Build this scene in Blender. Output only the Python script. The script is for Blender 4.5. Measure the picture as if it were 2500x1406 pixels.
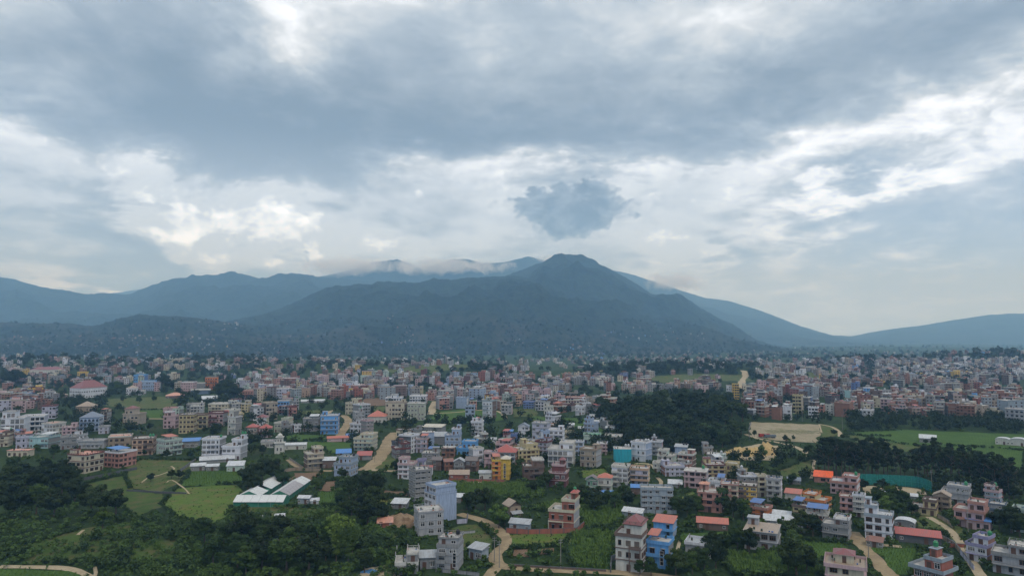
import bpy, math, random
import numpy as np
from mathutils import Vector
random.seed(11)
rng = np.random.default_rng(11)
sc = bpy.context.scene
for o in list(bpy.data.objects): bpy.data.objects.remove(o)

# ---------------------------------------------------------------- camera
CAM_H = 75.0
FPX = 1670.0                     # focal length in pixels of the 2500 x 1406 photograph
PITCH = math.atan(122.0/FPX)
cam_d = bpy.data.cameras.new('camera')
cam_d.sensor_width = 36.0
cam_d.lens = 36.0*FPX/2500.0
cam_d.clip_start = 0.5; cam_d.clip_end = 60000.0
cam = bpy.data.objects.new('camera', cam_d); sc.collection.objects.link(cam)
cam.location = (0, 0, CAM_H); cam.rotation_euler = (math.radians(90)+PITCH, 0, 0)
sc.camera = cam
CP, SP = math.cos(PITCH), math.sin(PITCH)

# ---------------------------------------------------------------- light
SUN_EL, SUN_AZ = math.radians(58), math.radians(150)     # azimuth clockwise from +Y (view direction)
sun_d = bpy.data.lights.new('sun', 'SUN'); sun_d.energy = 1.0; sun_d.angle = math.radians(12); sun_d.color = (1.0, 0.93, 0.82)
sun = bpy.data.objects.new('sun', sun_d); sc.collection.objects.link(sun)
sdir = Vector((math.sin(SUN_AZ)*math.cos(SUN_EL), math.cos(SUN_AZ)*math.cos(SUN_EL), math.sin(SUN_EL)))
sun.rotation_euler = sdir.to_track_quat('Z', 'Y').to_euler()
sc.view_settings.view_transform = 'Standard'; sc.view_settings.look = 'None'
sc.view_settings.gamma = 1.0; sc.view_settings.use_curve_mapping = False
sc.view_settings.exposure = 0.27
sc.cycles.use_denoising = True
sc.cycles.max_bounces = 4; sc.cycles.diffuse_bounces = 2; sc.cycles.glossy_bounces = 2
sc.cycles.transmission_bounces = 2; sc.cycles.volume_bounces = 2; sc.cycles.transparent_max_bounces = 8
sc.cycles.volume_max_steps = 96; sc.cycles.volume_step_rate = 4.0; sc.cycles.caustics_reflective = False; sc.cycles.caustics_refractive = False

# ---------------------------------------------------------------- node helpers
class NT:
    def __init__(s, tree): s.t = tree; s.n = tree.nodes; s.l = tree.links
    def new(s, kind, **kw):
        n = s.n.new(kind)
        for k, v in kw.items(): setattr(n, k, v)
        return n
    def put(s, sock, v):
        if hasattr(v, 'node'): s.l.new(v, sock)
        else: sock.default_value = v
    def m(s, op, a, b=None, c=None, clamp=False):
        n = s.n.new('ShaderNodeMath'); n.operation = op; n.use_clamp = clamp
        s.put(n.inputs[0], a)
        if b is not None: s.put(n.inputs[1], b)
        if c is not None: s.put(n.inputs[2], c)
        return n.outputs[0]
    def v(s, op, a, b=None):
        n = s.n.new('ShaderNodeVectorMath'); n.operation = op
        s.put(n.inputs[0], a)
        if b is not None: s.put(n.inputs[1], b)
        return n.outputs['Value'] if op in ('DOT_PRODUCT', 'LENGTH') else n.outputs[0]
    def mix(s, f, a, b, mode='MIX'):
        n = s.n.new('ShaderNodeMix'); n.data_type = 'RGBA'; n.blend_type = mode
        s.put(n.inputs[0], f)
        s.put(n.inputs[6], a if hasattr(a, 'node') else (*a, 1)); s.put(n.inputs[7], b if hasattr(b, 'node') else (*b, 1))
        return n.outputs[2]
    def noise(s, vec, scale, detail=4, rough=.5, dist=0.0, color=False):
        n = s.n.new('ShaderNodeTexNoise'); s.put(n.inputs['Vector'], vec)
        n.inputs['Scale'].default_value = scale; n.inputs['Detail'].default_value = detail
        n.inputs['Roughness'].default_value = rough; n.inputs['Distortion'].default_value = dist
        return n.outputs['Color' if color else 'Fac']
    def ramp(s, f, stops, ease='EASE'):
        n = s.n.new('ShaderNodeValToRGB'); n.color_ramp.interpolation = ease
        e = n.color_ramp.elements
        while len(e) > 1: e.remove(e[-1])
        for i, (p, c) in enumerate(stops):
            k = e[0] if i == 0 else e.new(p)
            k.position = p; k.color = (*c, 1) if len(c) == 3 else c
        s.put(n.inputs[0], f); return n.outputs[0]
    def rng(s, f, a, b, c=0., d=1., smooth=False):
        n = s.n.new('ShaderNodeMapRange'); n.interpolation_type = 'SMOOTHSTEP' if smooth else 'LINEAR'
        s.put(n.inputs[0], f)
        for i, x in enumerate((a, b, c, d)): n.inputs[i+1].default_value = x
        return n.outputs[0]
def comb(t, x, y, z):
    n = t.n.new('ShaderNodeCombineXYZ'); t.put(n.inputs[0], x); t.put(n.inputs[1], y); t.put(n.inputs[2], z); return n.outputs[0]
def L(r, g, b):
    f = lambda c: (c/255/12.92 if c/255 <= .04045 else ((c/255+.055)/1.055)**2.4)
    return (f(r), f(g), f(b))

# ---------------------------------------------------------------- sky: Nishita daylight under a broken overcast
world = bpy.data.worlds.new('World'); sc.world = world; world.use_nodes = True
world.node_tree.nodes.clear()
W = NT(world.node_tree)
SKY_STRENGTH = 0.1
tc = W.new('ShaderNodeTexCoord').outputs['Generated']
sep = W.new('ShaderNodeSeparateXYZ'); W.put(sep.inputs[0], W.v('NORMALIZE', tc)); dx, dy, dz = sep.outputs
az = W.m('ARCTAN2', dx, dy); el = W.m('ARCSINE', dz)
nish = W.new('ShaderNodeTexSky'); nish.sky_type = 'NISHITA'; nish.sun_disc = False
nish.sun_elevation = SUN_EL; nish.sun_rotation = SUN_AZ; nish.air_density = 1.6; nish.dust_density = 3.0
base = comb(W, az, el, 0.0)
# cloud sheets seen in perspective: overhead plane coordinates
zz = W.m('ADD', W.m('MAXIMUM', dz, 0.0), 0.16)
plane = comb(W, W.m('DIVIDE', dx, zz), W.m('DIVIDE', dy, zz), 0.0)
wn = W.noise(plane, 1.1, 6, .62, 0.4, color=True)
wn2 = W.noise(comb(W, az, W.m('MULTIPLY', el, 1.5), 0.3), 9.0, 8, .62, 0.3, color=True)
warp = W.v('ADD', W.v('MULTIPLY', W.v('SUBTRACT', wn, (.5, .5, .5)), (.42, .22, 0)),
           W.v('MULTIPLY', W.v('SUBTRACT', wn2, (.5, .5, .5)), (.13, .10, 0)))
pos = W.v('ADD', base, warp)
def sky_ang(px, py):
    return math.atan2(px-1250, FPX), math.atan2((825-py), math.hypot(px-1250, FPX))*1.0
BLOBS = [  # px, py, rx, ry, tilt (deg, + = rising to the right), weight (dark > 0, bright < 0)
 (400,150,270,120,-14,1.25),(680,255,470,120,-14,1.1),(1050,240,420,170,-8,.95),(620,360,330,60,-16,1.1),(950,370,330,60,-3,1.0),
 (1330,170,330,150,12,.75),(1800,225,470,75,15,1.15),(1380,300,260,50,8,.55),(2300,90,420,55,14,.9),(1950,120,420,70,14,.55),(120,250,300,55,-14,.95),(100,130,260,80,0,.3),
 (620,405,120,30,-5,.7),(1700,370,160,30,8,.5),
 (60,50,260,70,0,-.15),(640,60,160,90,-38,-.85),(760,150,90,40,-50,-.5),(1650,20,260,40,10,-.2),(2480,210,200,70,20,-.4),(2200,30,200,25,15,-.35),
 (80,345,240,42,-12,-1.0),(450,455,330,62,-6,-1.0),(880,455,330,48,0,-.9),(1250,415,300,40,3,-.7),(1650,405,230,34,8,-.8),(2100,320,380,30,16,-.5),(2250,400,300,26,14,-.5),(2200,355,200,14,14,.6),
 (1720,500,180,70,0,-.6),(2100,425,260,24,12,-.6),(2020,545,180,26,0,-.7),(2070,602,150,11,0,-.45),(1650,640,110,60,0,-.6),(800,570,210,60,0,-1.0),
 (490,545,120,60,-30,-1.4),(780,540,160,60,0,-.8),(1640,600,90,50,0,-.5),(80,560,160,60,0,-.5),(290,480,170,70,-34,1.5),(400,590,200,50,-30,1.3),(180,640,190,40,-8,1.1),(700,620,130,34,-6,.6),(1800,600,70,90,10,.9),(1560,570,60,50,0,.4),(1120,600,130,40,0,-.7),(1330,470,200,50,8,-.9),(1560,600,120,60,0,-.9),(1220,560,120,50,0,-.7),(1620,520,90,60,0,-.6),(60,665,70,26,0,-.8),(210,705,90,18,0,-1.2),(640,540,150,50,0,-.8),
 (2150,520,300,90,0,.35),(2000,720,420,80,0,-.15),(2150,780,300,50,0,-.35),
]
DARKS = [ # crisp low cumulus
 (1425,530,145,62,-6,2.1),(1450,466,95,46,0,1.5),(1300,508,100,32,-6,1.0),(1150,508,100,18,-4,.9),(962,482,42,13,-8,1.0),(700,618,140,36,-6,.75),(820,640,120,18,-8,.5),
 (160,640,190,40,-8,.5),(1830,590,60,90,20,.7),(1780,660,110,44,0,.5),(940,580,30,8,0,.5),(300,560,150,50,-20,.35),(2250,318,130,14,8,.75),(2440,375,140,26,14,.7),
]
def blobsum(items, p):
    tot = None
    for (px, py, rx, ry, tilt, w) in items:
        a, e = sky_ang(px, py)
        mp = W.new('ShaderNodeMapping'); mp.vector_type = 'TEXTURE'
        W.put(mp.inputs[0], p); mp.inputs[1].default_value = (a, e, 0); mp.inputs[2].default_value = (0, 0, math.radians(tilt))
        mp.inputs[3].default_value = (rx/FPX, ry/FPX, 1)
        r2 = W.v('DOT_PRODUCT', mp.outputs[0], mp.outputs[0])
        g = W.m('MULTIPLY', W.m('POWER', 0.42, r2), w*(1.55 if w < 0 and 400 < py < 680 and px < 1700 else 1.2 if w < 0 and py > 330 else 1.0))
        tot = g if tot is None else W.m('ADD', tot, g)
    return tot
S1 = blobsum(BLOBS, pos)
fine = W.noise(plane, 3.2, 9, .6, .3)
fine2 = W.noise(comb(W, az, W.m('MULTIPLY', el, 2.2), 1.7), 16.0, 9, .62, .6)
S1 = W.m('ADD', S1, W.m('MULTIPLY', W.m('SUBTRACT', fine, .5), 3.3))
S1 = W.m('ADD', S1, W.m('MULTIPLY', W.m('SUBTRACT', fine2, .5), W.rng(el, .45, .12, .9, 3.4)))
sheet = W.ramp(W.rng(S1, -1.5, 2.5), [(0.0, tuple(x*1.45 for x in L(240,247,255))), (.20, tuple(x*1.2 for x in L(234,242,253))), (.375, L(206,216,226)), (.52, L(172,187,202)), (.68, L(150,166,183)), (.84, L(134,151,169)), (1.0, L(122,140,158))], 'LINEAR')
# billowed noise for the low cumulus edges
vo = W.new('ShaderNodeTexVoronoi'); vo.feature = 'SMOOTH_F1'; vo.inputs['Scale'].default_value = 22; vo.inputs['Smoothness'].default_value = .5
try: vo.inputs['Detail'].default_value = 3.0; vo.inputs['Roughness'].default_value = .6
except Exception: pass
W.put(vo.inputs['Vector'], W.v('ADD', comb(W, az, W.m('MULTIPLY', el, 1.2), 0.0), W.v('MULTIPLY', W.v('SUBTRACT', wn2, (.5,.5,.5)), (.05,.05,0))))
bill = W.m('SUBTRACT', .5, vo.outputs['Distance'])
posb = W.v('ADD', base, W.v('MULTIPLY', W.v('SUBTRACT', wn2, (.5, .5, .5)), (.075, .07, 0)))
S2 = W.m('ADD', blobsum(DARKS, posb), W.m('MULTIPLY', bill, 1.1))
m2 = W.rng(S2, .28, .95, smooth=True)
cum = W.ramp(W.m('ADD', W.m('MULTIPLY', S2, .55), W.m('MULTIPLY', W.m('SUBTRACT', fine2, .5), 1.8)), [(.2, L(186,198,210)), (.5, L(140,158,175)), (.9, L(108,128,147))], 'LINEAR')
col = W.mix(W.m('MULTIPLY', m2, .95), sheet, cum)
# bright cumulus relief low in the sky
lo = W.m('MULTIPLY', W.rng(el, .02, .10, smooth=True), W.rng(el, .30, .20, smooth=True))
lo = W.m('MULTIPLY', lo, W.rng(az, .42, .25, smooth=True))
rel = W.rng(W.m('ADD', W.m('MULTIPLY', bill, .9), W.m('ADD', W.m('MULTIPLY', W.m('SUBTRACT', fine2, .5), 1.6), W.m('MULTIPLY', S1, -.16))), -.10, .50)
col = W.mix(W.m('MULTIPLY', lo, W.m('MULTIPLY', W.m('SUBTRACT', 1.0, m2), .66)), col, W.mix(rel, L(166,181,196), tuple(x*1.45 for x in L(240,247,255))))
# clear hazy blue low on the right
cl = W.m('MULTIPLY', W.rng(az, .27, .52, smooth=True), W.rng(el, .30, .10, smooth=True))
cl = W.m('MULTIPLY', cl, W.rng(S1, -1.1, -.1, .25, 1.0))
col = W.mix(W.m('MULTIPLY', cl, .8), col, L(165,186,212))
hz = W.rng(W.m('ADD', el, W.m('MULTIPLY', W.m('SUBTRACT', fine2, .5), .03)), .16, 0.02, smooth=True)
hz = W.m('MULTIPLY', hz, W.rng(az, .12, .35, smooth=True))
col = W.mix(W.m('MULTIPLY', hz, .8), col, tuple(x*1.05 for x in L(205,220,240)))
# below the horizon: hazy ground tone
col = W.mix(W.rng(dz, 0.0, -.08), col, (.10, .13, .13))
cloud = W.mix(1.0, col, (1/SKY_STRENGTH,)*3, 'MULTIPLY')
cloud = W.mix(W.rng(el, .34, 0.0), cloud, (.74, .92, 1.22), 'MULTIPLY')
skymix = W.mix(.93, nish.outputs[0], cloud)
bg = W.new('ShaderNodeBackground'); W.put(bg.inputs[0], skymix); bg.inputs[1].default_value = SKY_STRENGTH
wo = W.new('ShaderNodeOutputWorld'); W.l.new(bg.outputs[0], wo.inputs[0])
try: world.cycles.sampling_method = 'MANUAL'; world.cycles.sample_map_resolution = 512
except Exception: pass

# ---------------------------------------------------------------- numpy noise
_P = np.random.default_rng(5).random((256, 256))
def vnoise(x, y):
    xi = np.floor(x).astype(int); yi = np.floor(y).astype(int); fx = x-xi; fy = y-yi
    fx = fx*fx*(3-2*fx); fy = fy*fy*(3-2*fy)
    a = _P[xi & 255, yi & 255]; b = _P[(xi+1) & 255, yi & 255]; c = _P[xi & 255, (yi+1) & 255]; d = _P[(xi+1) & 255, (yi+1) & 255]
    return (a*(1-fx)+b*fx)*(1-fy)+(c*(1-fx)+d*fx)*fy
def fbm(x, y, oct=4, g=.5):
    s = 0; a = 1; t = 0
    for i in range(oct):
        s = s+a*(vnoise(x*2**i+17.3*i, y*2**i+9.1*i)-.5); t += a; a *= g
    return s/t*2
def ridged(x, y, oct=4, g=.5):
    s = 0; a = 1; t = 0
    for i in range(oct):
        s = s+a*(1-np.abs(2*vnoise(x*2**i+7.7*i, y*2**i+3.3*i)-1)); t += a; a *= g
    return s/t
def sstep(a, b, x):
    t = np.clip((x-a)/(b-a), 0, 1); return t*t*(3-2*t)

# ---------------------------------------------------------------- terrain
def atd(px, d): return (px-1250)/FPX*d            # rough x of a photo column at distance d
BUMPS = [ # x, y, z, sx, sy
 (atd(150,1500),1500,27,620,150),(atd(520,1750),1750,22,300,150),(atd(820,1500),1500,14,200,140),(atd(1100,1350),1350,22,150,110),
 (atd(1560,1350),1350,20,170,80),(atd(1780,1400),1400,19,170,90),(atd(2150,1650),1650,26,260,140),(atd(2480,1900),1900,38,330,200),
 (atd(1650,640),640,15,85,75),(atd(1560,560),560,7,50,50),(atd(2350,700),700,2,200,120),
 (-125,205,-7,70,42),(-40,190,-5,40,25),(atd(260,330),330,-3,40,30),
]
def T(x, y):
    x = np.asarray(x, float); y = np.asarray(y, float)
    z = fbm(x/260, y/260, 3)*2.2*sstep(150, 700, y)+fbm(x/60+50, y/60, 2)*.5
    for (bx, by, bz, sx, sy) in BUMPS:
        z = z+bz*np.exp(-((x-bx)/sx)**2-((y-by)/sy)**2)
    far = sstep(2600, 6000, y)
    z = z+far*(fbm(x/900+3, y/900, 4)*22)
    return z
def zfor(D, py):
    v = py-703.0
    return CAM_H+D*(FPX*SP-v*CP)/(FPX*CP+v*SP)
def xfor(D, px, z): return (px-1250)/FPX*(D*CP+(z-CAM_H)*SP)
HILLS = [
 dict(name='foothill', D=3900, Df=2700, Db=5200, base=25, amp=.16, sx=330, crest=[(-700,800),(-300,795),(0,788),(120,792),(230,798),(280,782),(340,769),(400,772),(470,776),(560,790),(650,800),(760,812),(860,830),(950,846)]),
 dict(name='forested_mountain', D=5200, Df=2900, Db=7200, base=20, amp=.22, sx=520, crest=[(250,850),(420,828),(520,800),(580,780),(640,768),(700,748),(750,728),(800,706),(870,698),(960,696),(1040,693),(1100,684),(1200,675),(1270,673),(1320,688),(1380,716),(1450,750),(1520,785),(1600,815),(1700,840),(1760,850)]),
 dict(name='peaked_mountain', D=6400, Df=3300, Db=8600, base=20, amp=.20, sx=600, crest=[(950,760),(1100,715),(1200,685),(1240,672),(1280,656),(1315,644),(1350,636),(1385,632),(1420,632),(1455,642),(1490,658),(1520,674),(1552,694),(1590,717),(1650,721),(1680,738),(1710,757),(1760,785),(1800,808),(1830,830),(1880,845),(1980,850)]),
 dict(name='low_spur', D=7400, Df=5200, Db=9000, base=60, amp=.12, sx=600, crest=[(300,830),(480,770),(560,735),(640,730),(730,733),(800,740),(900,790)]),
 dict(name='mountain_range', D=8600, Df=4800, Db=11000, base=0, amp=.16, sx=700, crest=[(-900,640),(-500,650),(-200,655),(0,676),(60,690),(110,705),(160,712),(210,722),(260,720),(320,719),(360,708),(390,693),(430,680),(480,675),(530,670),(590,668),(640,682),(690,675),(740,672),(800,678),(860,682),(950,700),(1100,720),(1300,740)]),
 dict(name='high_mountain', D=10500, Df=7000, Db=13000, base=0, amp=.13, sx=800, crest=[(700,700),(800,672),(870,655),(910,640),(970,634),(1005,645),(1030,660),(1060,648),(1100,634),(1140,632),(1180,643),(1230,640),(1290,626),(1330,636),(1370,628),(1420,634),(1500,665),(1550,688),(1600,720),(1700,760),(1800,800)]),
 dict(name='sloping_ridge', D=11800, Df=7600, Db=14000, base=0, amp=.10, sx=800, crest=[(1350,640),(1450,650),(1550,672),(1650,705),(1720,727),(1780,735),(1850,756),(1900,775),(1960,798),(2030,818),(2110,822),(2160,816),(2250,812),(2400,815),(2700,815)]),
 dict(name='side_ridge', D=9500, Df=6800, Db=11000, base=0, amp=.10, sx=600, crest=[(1500,770),(1600,755),(1690,745),(1740,752),(1800,775),(1880,795),(1950,812),(2010,830),(2100,838)]),
 dict(name='far_hill', D=11000, Df=8000, Db=13000, base=0, amp=.08, sx=700, crest=[(2040,828),(2110,818),(2180,803),(2260,794),(2340,780),(2420,768),(2480,765),(2560,768),(2700,760),(3000,745),(3500,740)]),
 dict(name='farthest_hill', D=13500, Df=11500, Db=15000, base=0, amp=.05, sx=700, crest=[(120,740),(220,722),(290,714),(330,708),(380,702),(420,706),(500,720),(600,740)]),
]
for h in HILLS:
    zs = [zfor(h['D'], p[1]) for p in h['crest']]
    h['xs'] = np.array([xfor(h['D'], p[0], z) for p, z in zip(h['crest'], zs)]); h['zs'] = np.array(zs)
def hill_z(h, x, y):
    D, Df, Db = h['D'], h['Df'], h['Db']
    t = np.clip((y-Df)/(D-Df), 0, 1); tb = np.clip((Db-y)/(Db-D), 0, 1)
    k = h['D']*.00007
    x = x*(D/np.maximum(y, Df))**np.where(y < D, .85, 0.0)
    wx = x+fbm(x/h['sx']/2+h['D'], y/h['sx']/2, 3)*h['sx']*.9*(1-t)
    zc = np.interp(wx, h['xs'], h['zs'], left=-80, right=-80)
    S = np.where(y <= D, .72*t+.28*t*t*(3-2*t), tb*tb*(3-2*tb)*.9+.1*tb)
    r = ridged(x/h['sx']+h['D'], y/h['sx']+3, 4, .5)-.62
    amp = h['amp']*np.maximum(zc, 0)*4*t*(1-t)**.75*np.where(y <= D, 1, 0)*1.5
    z = zc*S+r*amp*1.6
    z = z+(fbm(x/150, y/150, 3)*20*(1-.6*t)+fbm(x/45, y/45, 3)*8+fbm(x/14+5, y/14, 2)*7)*np.clip(t*3, 0, 1)*min(1.0, 5000/D+.4)
    z = z+(h['base']*t-14)*np.where(t <= .02, 1, 0)*0
    edge = np.minimum(np.minimum(t, tb)*6, 1)
    return z*edge-14*(1-edge)
def T_all(x, y):
    z = T(x, y)
    for h in HILLS:
        m = (y > h['Df']) & (y < h['Db'])
        if m.any():
            z = z.copy(); z[m] = np.maximum(z[m], hill_z(h, x[m], y[m]))
    return z
_tf = np.concatenate([np.linspace(110, 1500, 300), np.geomspace(1504, 14500, 300)])
_tq = np.concatenate([np.linspace(110, 1500, 120), np.geomspace(1510, 14500, 70)])
def ground(px, py, full=False):
    """points of the ground seen at photo pixels -> arrays x, y, z, (nan where sky)"""
    px = np.atleast_1d(np.asarray(px, float)); py = np.atleast_1d(np.asarray(py, float))
    u = (px-1250)/FPX; v = -(py-703)/FPX
    dX = u; dY = CP-v*SP; dZ = SP+v*CP
    F = T_all if full else T
    _ts = _tf if full else _tq
    out = np.full((len(px), 3), np.nan)
    for i0 in range(0, len(px), 400):
        s = slice(i0, i0+400)
        t = _ts[None, :]/dY[s, None]
        X = dX[s, None]*t; Y = dY[s, None]*t; Z = CAM_H+dZ[s, None]*t
        G = F(X.ravel(), Y.ravel()).reshape(X.shape)
        below = Z < G
        hit = below.argmax(1); ok = below.any(1) & (hit > 0)
        r = np.arange(len(hit)); k = np.maximum(hit, 1)
        a, b = t[r, k-1], t[r, k]
        for _ in range(11):
            m = (a+b)/2
            lo_ = CAM_H+dZ[s]*m < F(dX[s]*m, dY[s]*m)
            b = np.where(lo_, m, b); a = np.where(lo_, a, m)
        x, y = dX[s]*b, dY[s]*b
        z = F(x, y)
        q = np.stack([x, y, z], 1); q[~ok] = np.nan
        out[s] = q
    return out
def G1(px, py): return ground([px], [py])[0]
def proj(x, y, z):
    f = y*CP+(z-CAM_H)*SP; up = -y*SP+(z-CAM_H)*CP
    return 1250+FPX*x/f, 703-FPX*up/f

# ---------------------------------------------------------------- object helpers
COL = sc.collection
def mesh_from(name, verts, faces, mats=(), idx=None, smooth=False):
    me = bpy.data.meshes.new(name)
    me.from_pydata([tuple(map(float, v)) for v in verts], [], faces)
    for m in mats: me.materials.append(m)
    if idx is not None: me.polygons.foreach_set('material_index', np.asarray(idx, np.int32))
    if smooth: me.polygons.foreach_set('use_smooth', np.ones(len(me.polygons), bool))
    me.update(); return me
def mesh_np(name, V, F, mats=(), idx=None, smooth=False):
    """V (n,3) floats, F (m,k) ints with k fixed"""
    me = bpy.data.meshes.new(name); k = F.shape[1]
    me.vertices.add(len(V)); me.vertices.foreach_set('co', np.ascontiguousarray(V, np.float32).ravel())
    me.loops.add(F.size); me.loops.foreach_set('vertex_index', np.ascontiguousarray(F, np.int32).ravel())
    me.polygons.add(len(F)); me.polygons.foreach_set('loop_start', np.arange(0, F.size, k, dtype=np.int32))
    for m in mats: me.materials.append(m)
    if idx is not None: me.polygons.foreach_set('material_index', np.asarray(idx, np.int32))
    me.polygons.foreach_set('use_smooth', np.full(len(F), bool(smooth)))
    me.update(calc_edges=True); return me
def link(name, me, parent=None, loc=(0, 0, 0), rot=0.0, scale=None):
    o = bpy.data.objects.new(name, me); COL.objects.link(o)
    o.location = loc
    if rot: o.rotation_euler = (0, 0, rot)
    if scale is not None: o.scale = scale
    if parent is not None: o.parent = parent
    return o
USED = {}
def tag(o, label=None, cat=None, group=None, kind=None):
    if label: o['label'] = label
    if cat: o['category'] = cat
    if group: o['group'] = group
    if kind: o['kind'] = kind
    return o
def empty(name, loc, rot=0.0):
    o = bpy.data.objects.new(name, None); COL.objects.link(o); o.location = loc; o.rotation_euler = (0, 0, rot)
    o.empty_display_size = .5; return o
class MB:
    def __init__(s): s.v = []; s.f = []; s.i = []
    def box(s, x0, x1, y0, y1, z0, z1, m=0):
        b = len(s.v)
        s.v += [(x0,y0,z0),(x1,y0,z0),(x1,y1,z0),(x0,y1,z0),(x0,y0,z1),(x1,y0,z1),(x1,y1,z1),(x0,y1,z1)]
        mm = m if isinstance(m, (list, tuple)) else [m]*6   # front(-y), right(+x), back, left, top, bottom
        s.f += [(b,b+1,b+5,b+4),(b+1,b+2,b+6,b+5),(b+2,b+3,b+7,b+6),(b+3,b,b+4,b+7),(b+4,b+5,b+6,b+7),(b+3,b+2,b+1,b)]
        s.i += mm; return s
    def poly(s, pts, m=0):
        b = len(s.v); s.v += list(pts); s.f.append(tuple(range(b, b+len(pts)))); s.i.append(m); return s
    def cyl(s, x, y, z0, z1, r0, r1=None, n=10, m=0, cap=True):
        r1 = r0 if r1 is None else r1; b = len(s.v)
        for z, r in ((z0, r0), (z1, r1)):
            for k in range(n):
                a = 2*math.pi*k/n; s.v.append((x+r*math.cos(a), y+r*math.sin(a), z))
        for k in range(n):
            s.f.append((b+k, b+(k+1) % n, b+n+(k+1) % n, b+n+k)); s.i.append(m)
        if cap: s.f.append(tuple(b+n+k for k in range(n))); s.i.append(m)
        return s
    def beam(s, p, q, r, m=0):
        p = Vector(p); q = Vector(q); d = (q-p).normalized()
        a = d.orthogonal().normalized()*r; c = d.cross(a).normalized()*r; b = len(s.v)
        for e in (p, q): s.v += [tuple(e+a), tuple(e+c), tuple(e-a), tuple(e-c)]
        for k in range(4): s.f.append((b+k, b+(k+1) % 4, b+4+(k+1) % 4, b+4+k)); s.i.append(m)
        s.f += [(b+3,b+2,b+1,b),(b+4,b+5,b+6,b+7)]; s.i += [m, m]; return s
    def mesh(s, name, mats): return mesh_from(name, s.v, s.f, mats, s.i)

# ---------------------------------------------------------------- materials
MATS = {}
def new_mat(name):
    m = bpy.data.materials.new(name); m.use_nodes = True; m.node_tree.nodes.clear()
    t = NT(m.node_tree); b = t.new('ShaderNodeBsdfPrincipled'); o = t.new('ShaderNodeOutputMaterial')
    t.l.new(b.outputs[0], o.inputs[0]); return m, t, b
def bump(t, b, h, dist, strength=1.0):
    n = t.new('ShaderNodeBump'); n.inputs['Strength'].default_value = strength; n.inputs['Distance'].default_value = dist
    t.put(n.inputs['Height'], h); t.l.new(n.outputs[0], b.inputs['Normal'])
PAL = {'white':(.66,.68,.72),'off-white':(.60,.60,.56),'lavender':(.50,.51,.68),'pale blue':(.44,.52,.66),'sky blue':(.13,.36,.72),'blue':(.12,.22,.55),
 'aqua':(.34,.62,.66),'turquoise':(.015,.36,.47),'mint':(.45,.60,.54),'pale green':(.45,.49,.38),'green':(.10,.30,.20),'cream':(.60,.54,.38),'yellow':(.62,.42,.07),'pale yellow':(.58,.48,.22),
 'beige':(.42,.35,.27),'tan':(.36,.27,.18),'peach':(.58,.37,.24),'orange':(.62,.20,.05),'salmon':(.52,.23,.18),'pink':(.56,.37,.40),'maroon':(.17,.035,.035),
 'brown':(.16,.10,.08),'grey':(.27,.28,.29),'pale grey':(.42,.44,.48),'dark grey':(.10,.11,.13),'blue-grey':(.30,.38,.46),'slate blue':(.10,.17,.27),'rust red':(.40,.10,.055),'violet':(.30,.29,.52)}
for _k, _c in list(PAL.items()):
    _l = .3*_c[0]+.55*_c[1]+.15*_c[2]; _f = .84 if max(_c) > .3 else .9
    if _k in ('sky blue', 'turquoise', 'yellow', 'orange'): PAL[_k] = tuple(x*.9 for x in _c)
    else: PAL[_k] = tuple((_l+(x-_l)*.78)*_f for x in _c)
PAL['white'] = (.60, .62, .68); PAL['pale blue'] = (.30, .38, .53); PAL['off-white'] = (.50, .50, .47)
def paint(c):
    """painted render, streaked and weathered"""
    if c in MATS: return MATS[c]
    if c == 'brick': return brick_mat()
    m, t, b = new_mat(c.replace(' ', '_').replace('-', '_')+'_wall'); MATS[c] = m
    co = t.new('ShaderNodeTexCoord').outputs['Object']; base = PAL[c]
    mp = t.new('ShaderNodeMapping'); t.put(mp.inputs[0], co); mp.inputs[3].default_value = (1.6, 1.6, .22)
    st = t.noise(mp.outputs[0], 1.0, 5, .65); big = t.noise(co, .23, 4, .6)
    gry = c in ('grey', 'pale grey', 'dark grey')
    k = t.rng(st, .42, .70, 0, .6)
    dirt = tuple(x*.42+.02 for x in base)
    c1 = t.mix(k, base, dirt)
    c2 = t.mix(t.rng(big, .42, .72, 0, .30 if not gry else .5), c1, tuple(x*.72+.03 for x in base))
    if gry:
        br = t.new('ShaderNodeTexBrick'); br.inputs['Scale'].default_value = 1.0; br.inputs['Brick Width'].default_value = 3.2; br.inputs['Row Height'].default_value = 1.6
        br.inputs['Mortar Size'].default_value = .05; br.inputs['Color1'].default_value = (1,1,1,1); br.inputs['Color2'].default_value = (.84,.85,.86,1); br.inputs['Mortar'].default_value = (.72,.72,.72,1)
        mp2 = t.new('ShaderNodeMapping'); t.put(mp2.inputs[0], co); mp2.inputs[2].default_value = (math.radians(90), 0, 0); t.put(br.inputs[0], mp2.outputs[0])
        c2 = t.mix(1.0, c2, br.outputs[0], 'MULTIPLY')
    t.put(b.inputs['Base Color'], c2); b.inputs['Roughness'].default_value = .82
    return m
def brick_mat():
    if 'brick' in MATS: return MATS['brick']
    m, t, b = new_mat('brick_wall'); MATS['brick'] = m
    co = t.new('ShaderNodeTexCoord').outputs['Object']
    big = t.noise(co, .5, 4, .65); f = t.noise(co, 9, 2, .7)
    c = t.mix(t.rng(big, .35, .7), (.24,.10,.065), (.15,.075,.055)); c = t.mix(t.rng(f, .35, .7, 0, .5), c, (.30,.17,.12))
    wv = t.new('ShaderNodeTexWave'); wv.bands_direction = 'Z'; wv.inputs['Scale'].default_value = 2.1; t.put(wv.inputs[0], co)
    c = t.mix(t.rng(wv.outputs[1], .0, .25, .35, 0), c, (.22,.19,.17))
    t.put(b.inputs['Base Color'], c); b.inputs['Roughness'].default_value = .9; return m
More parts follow.
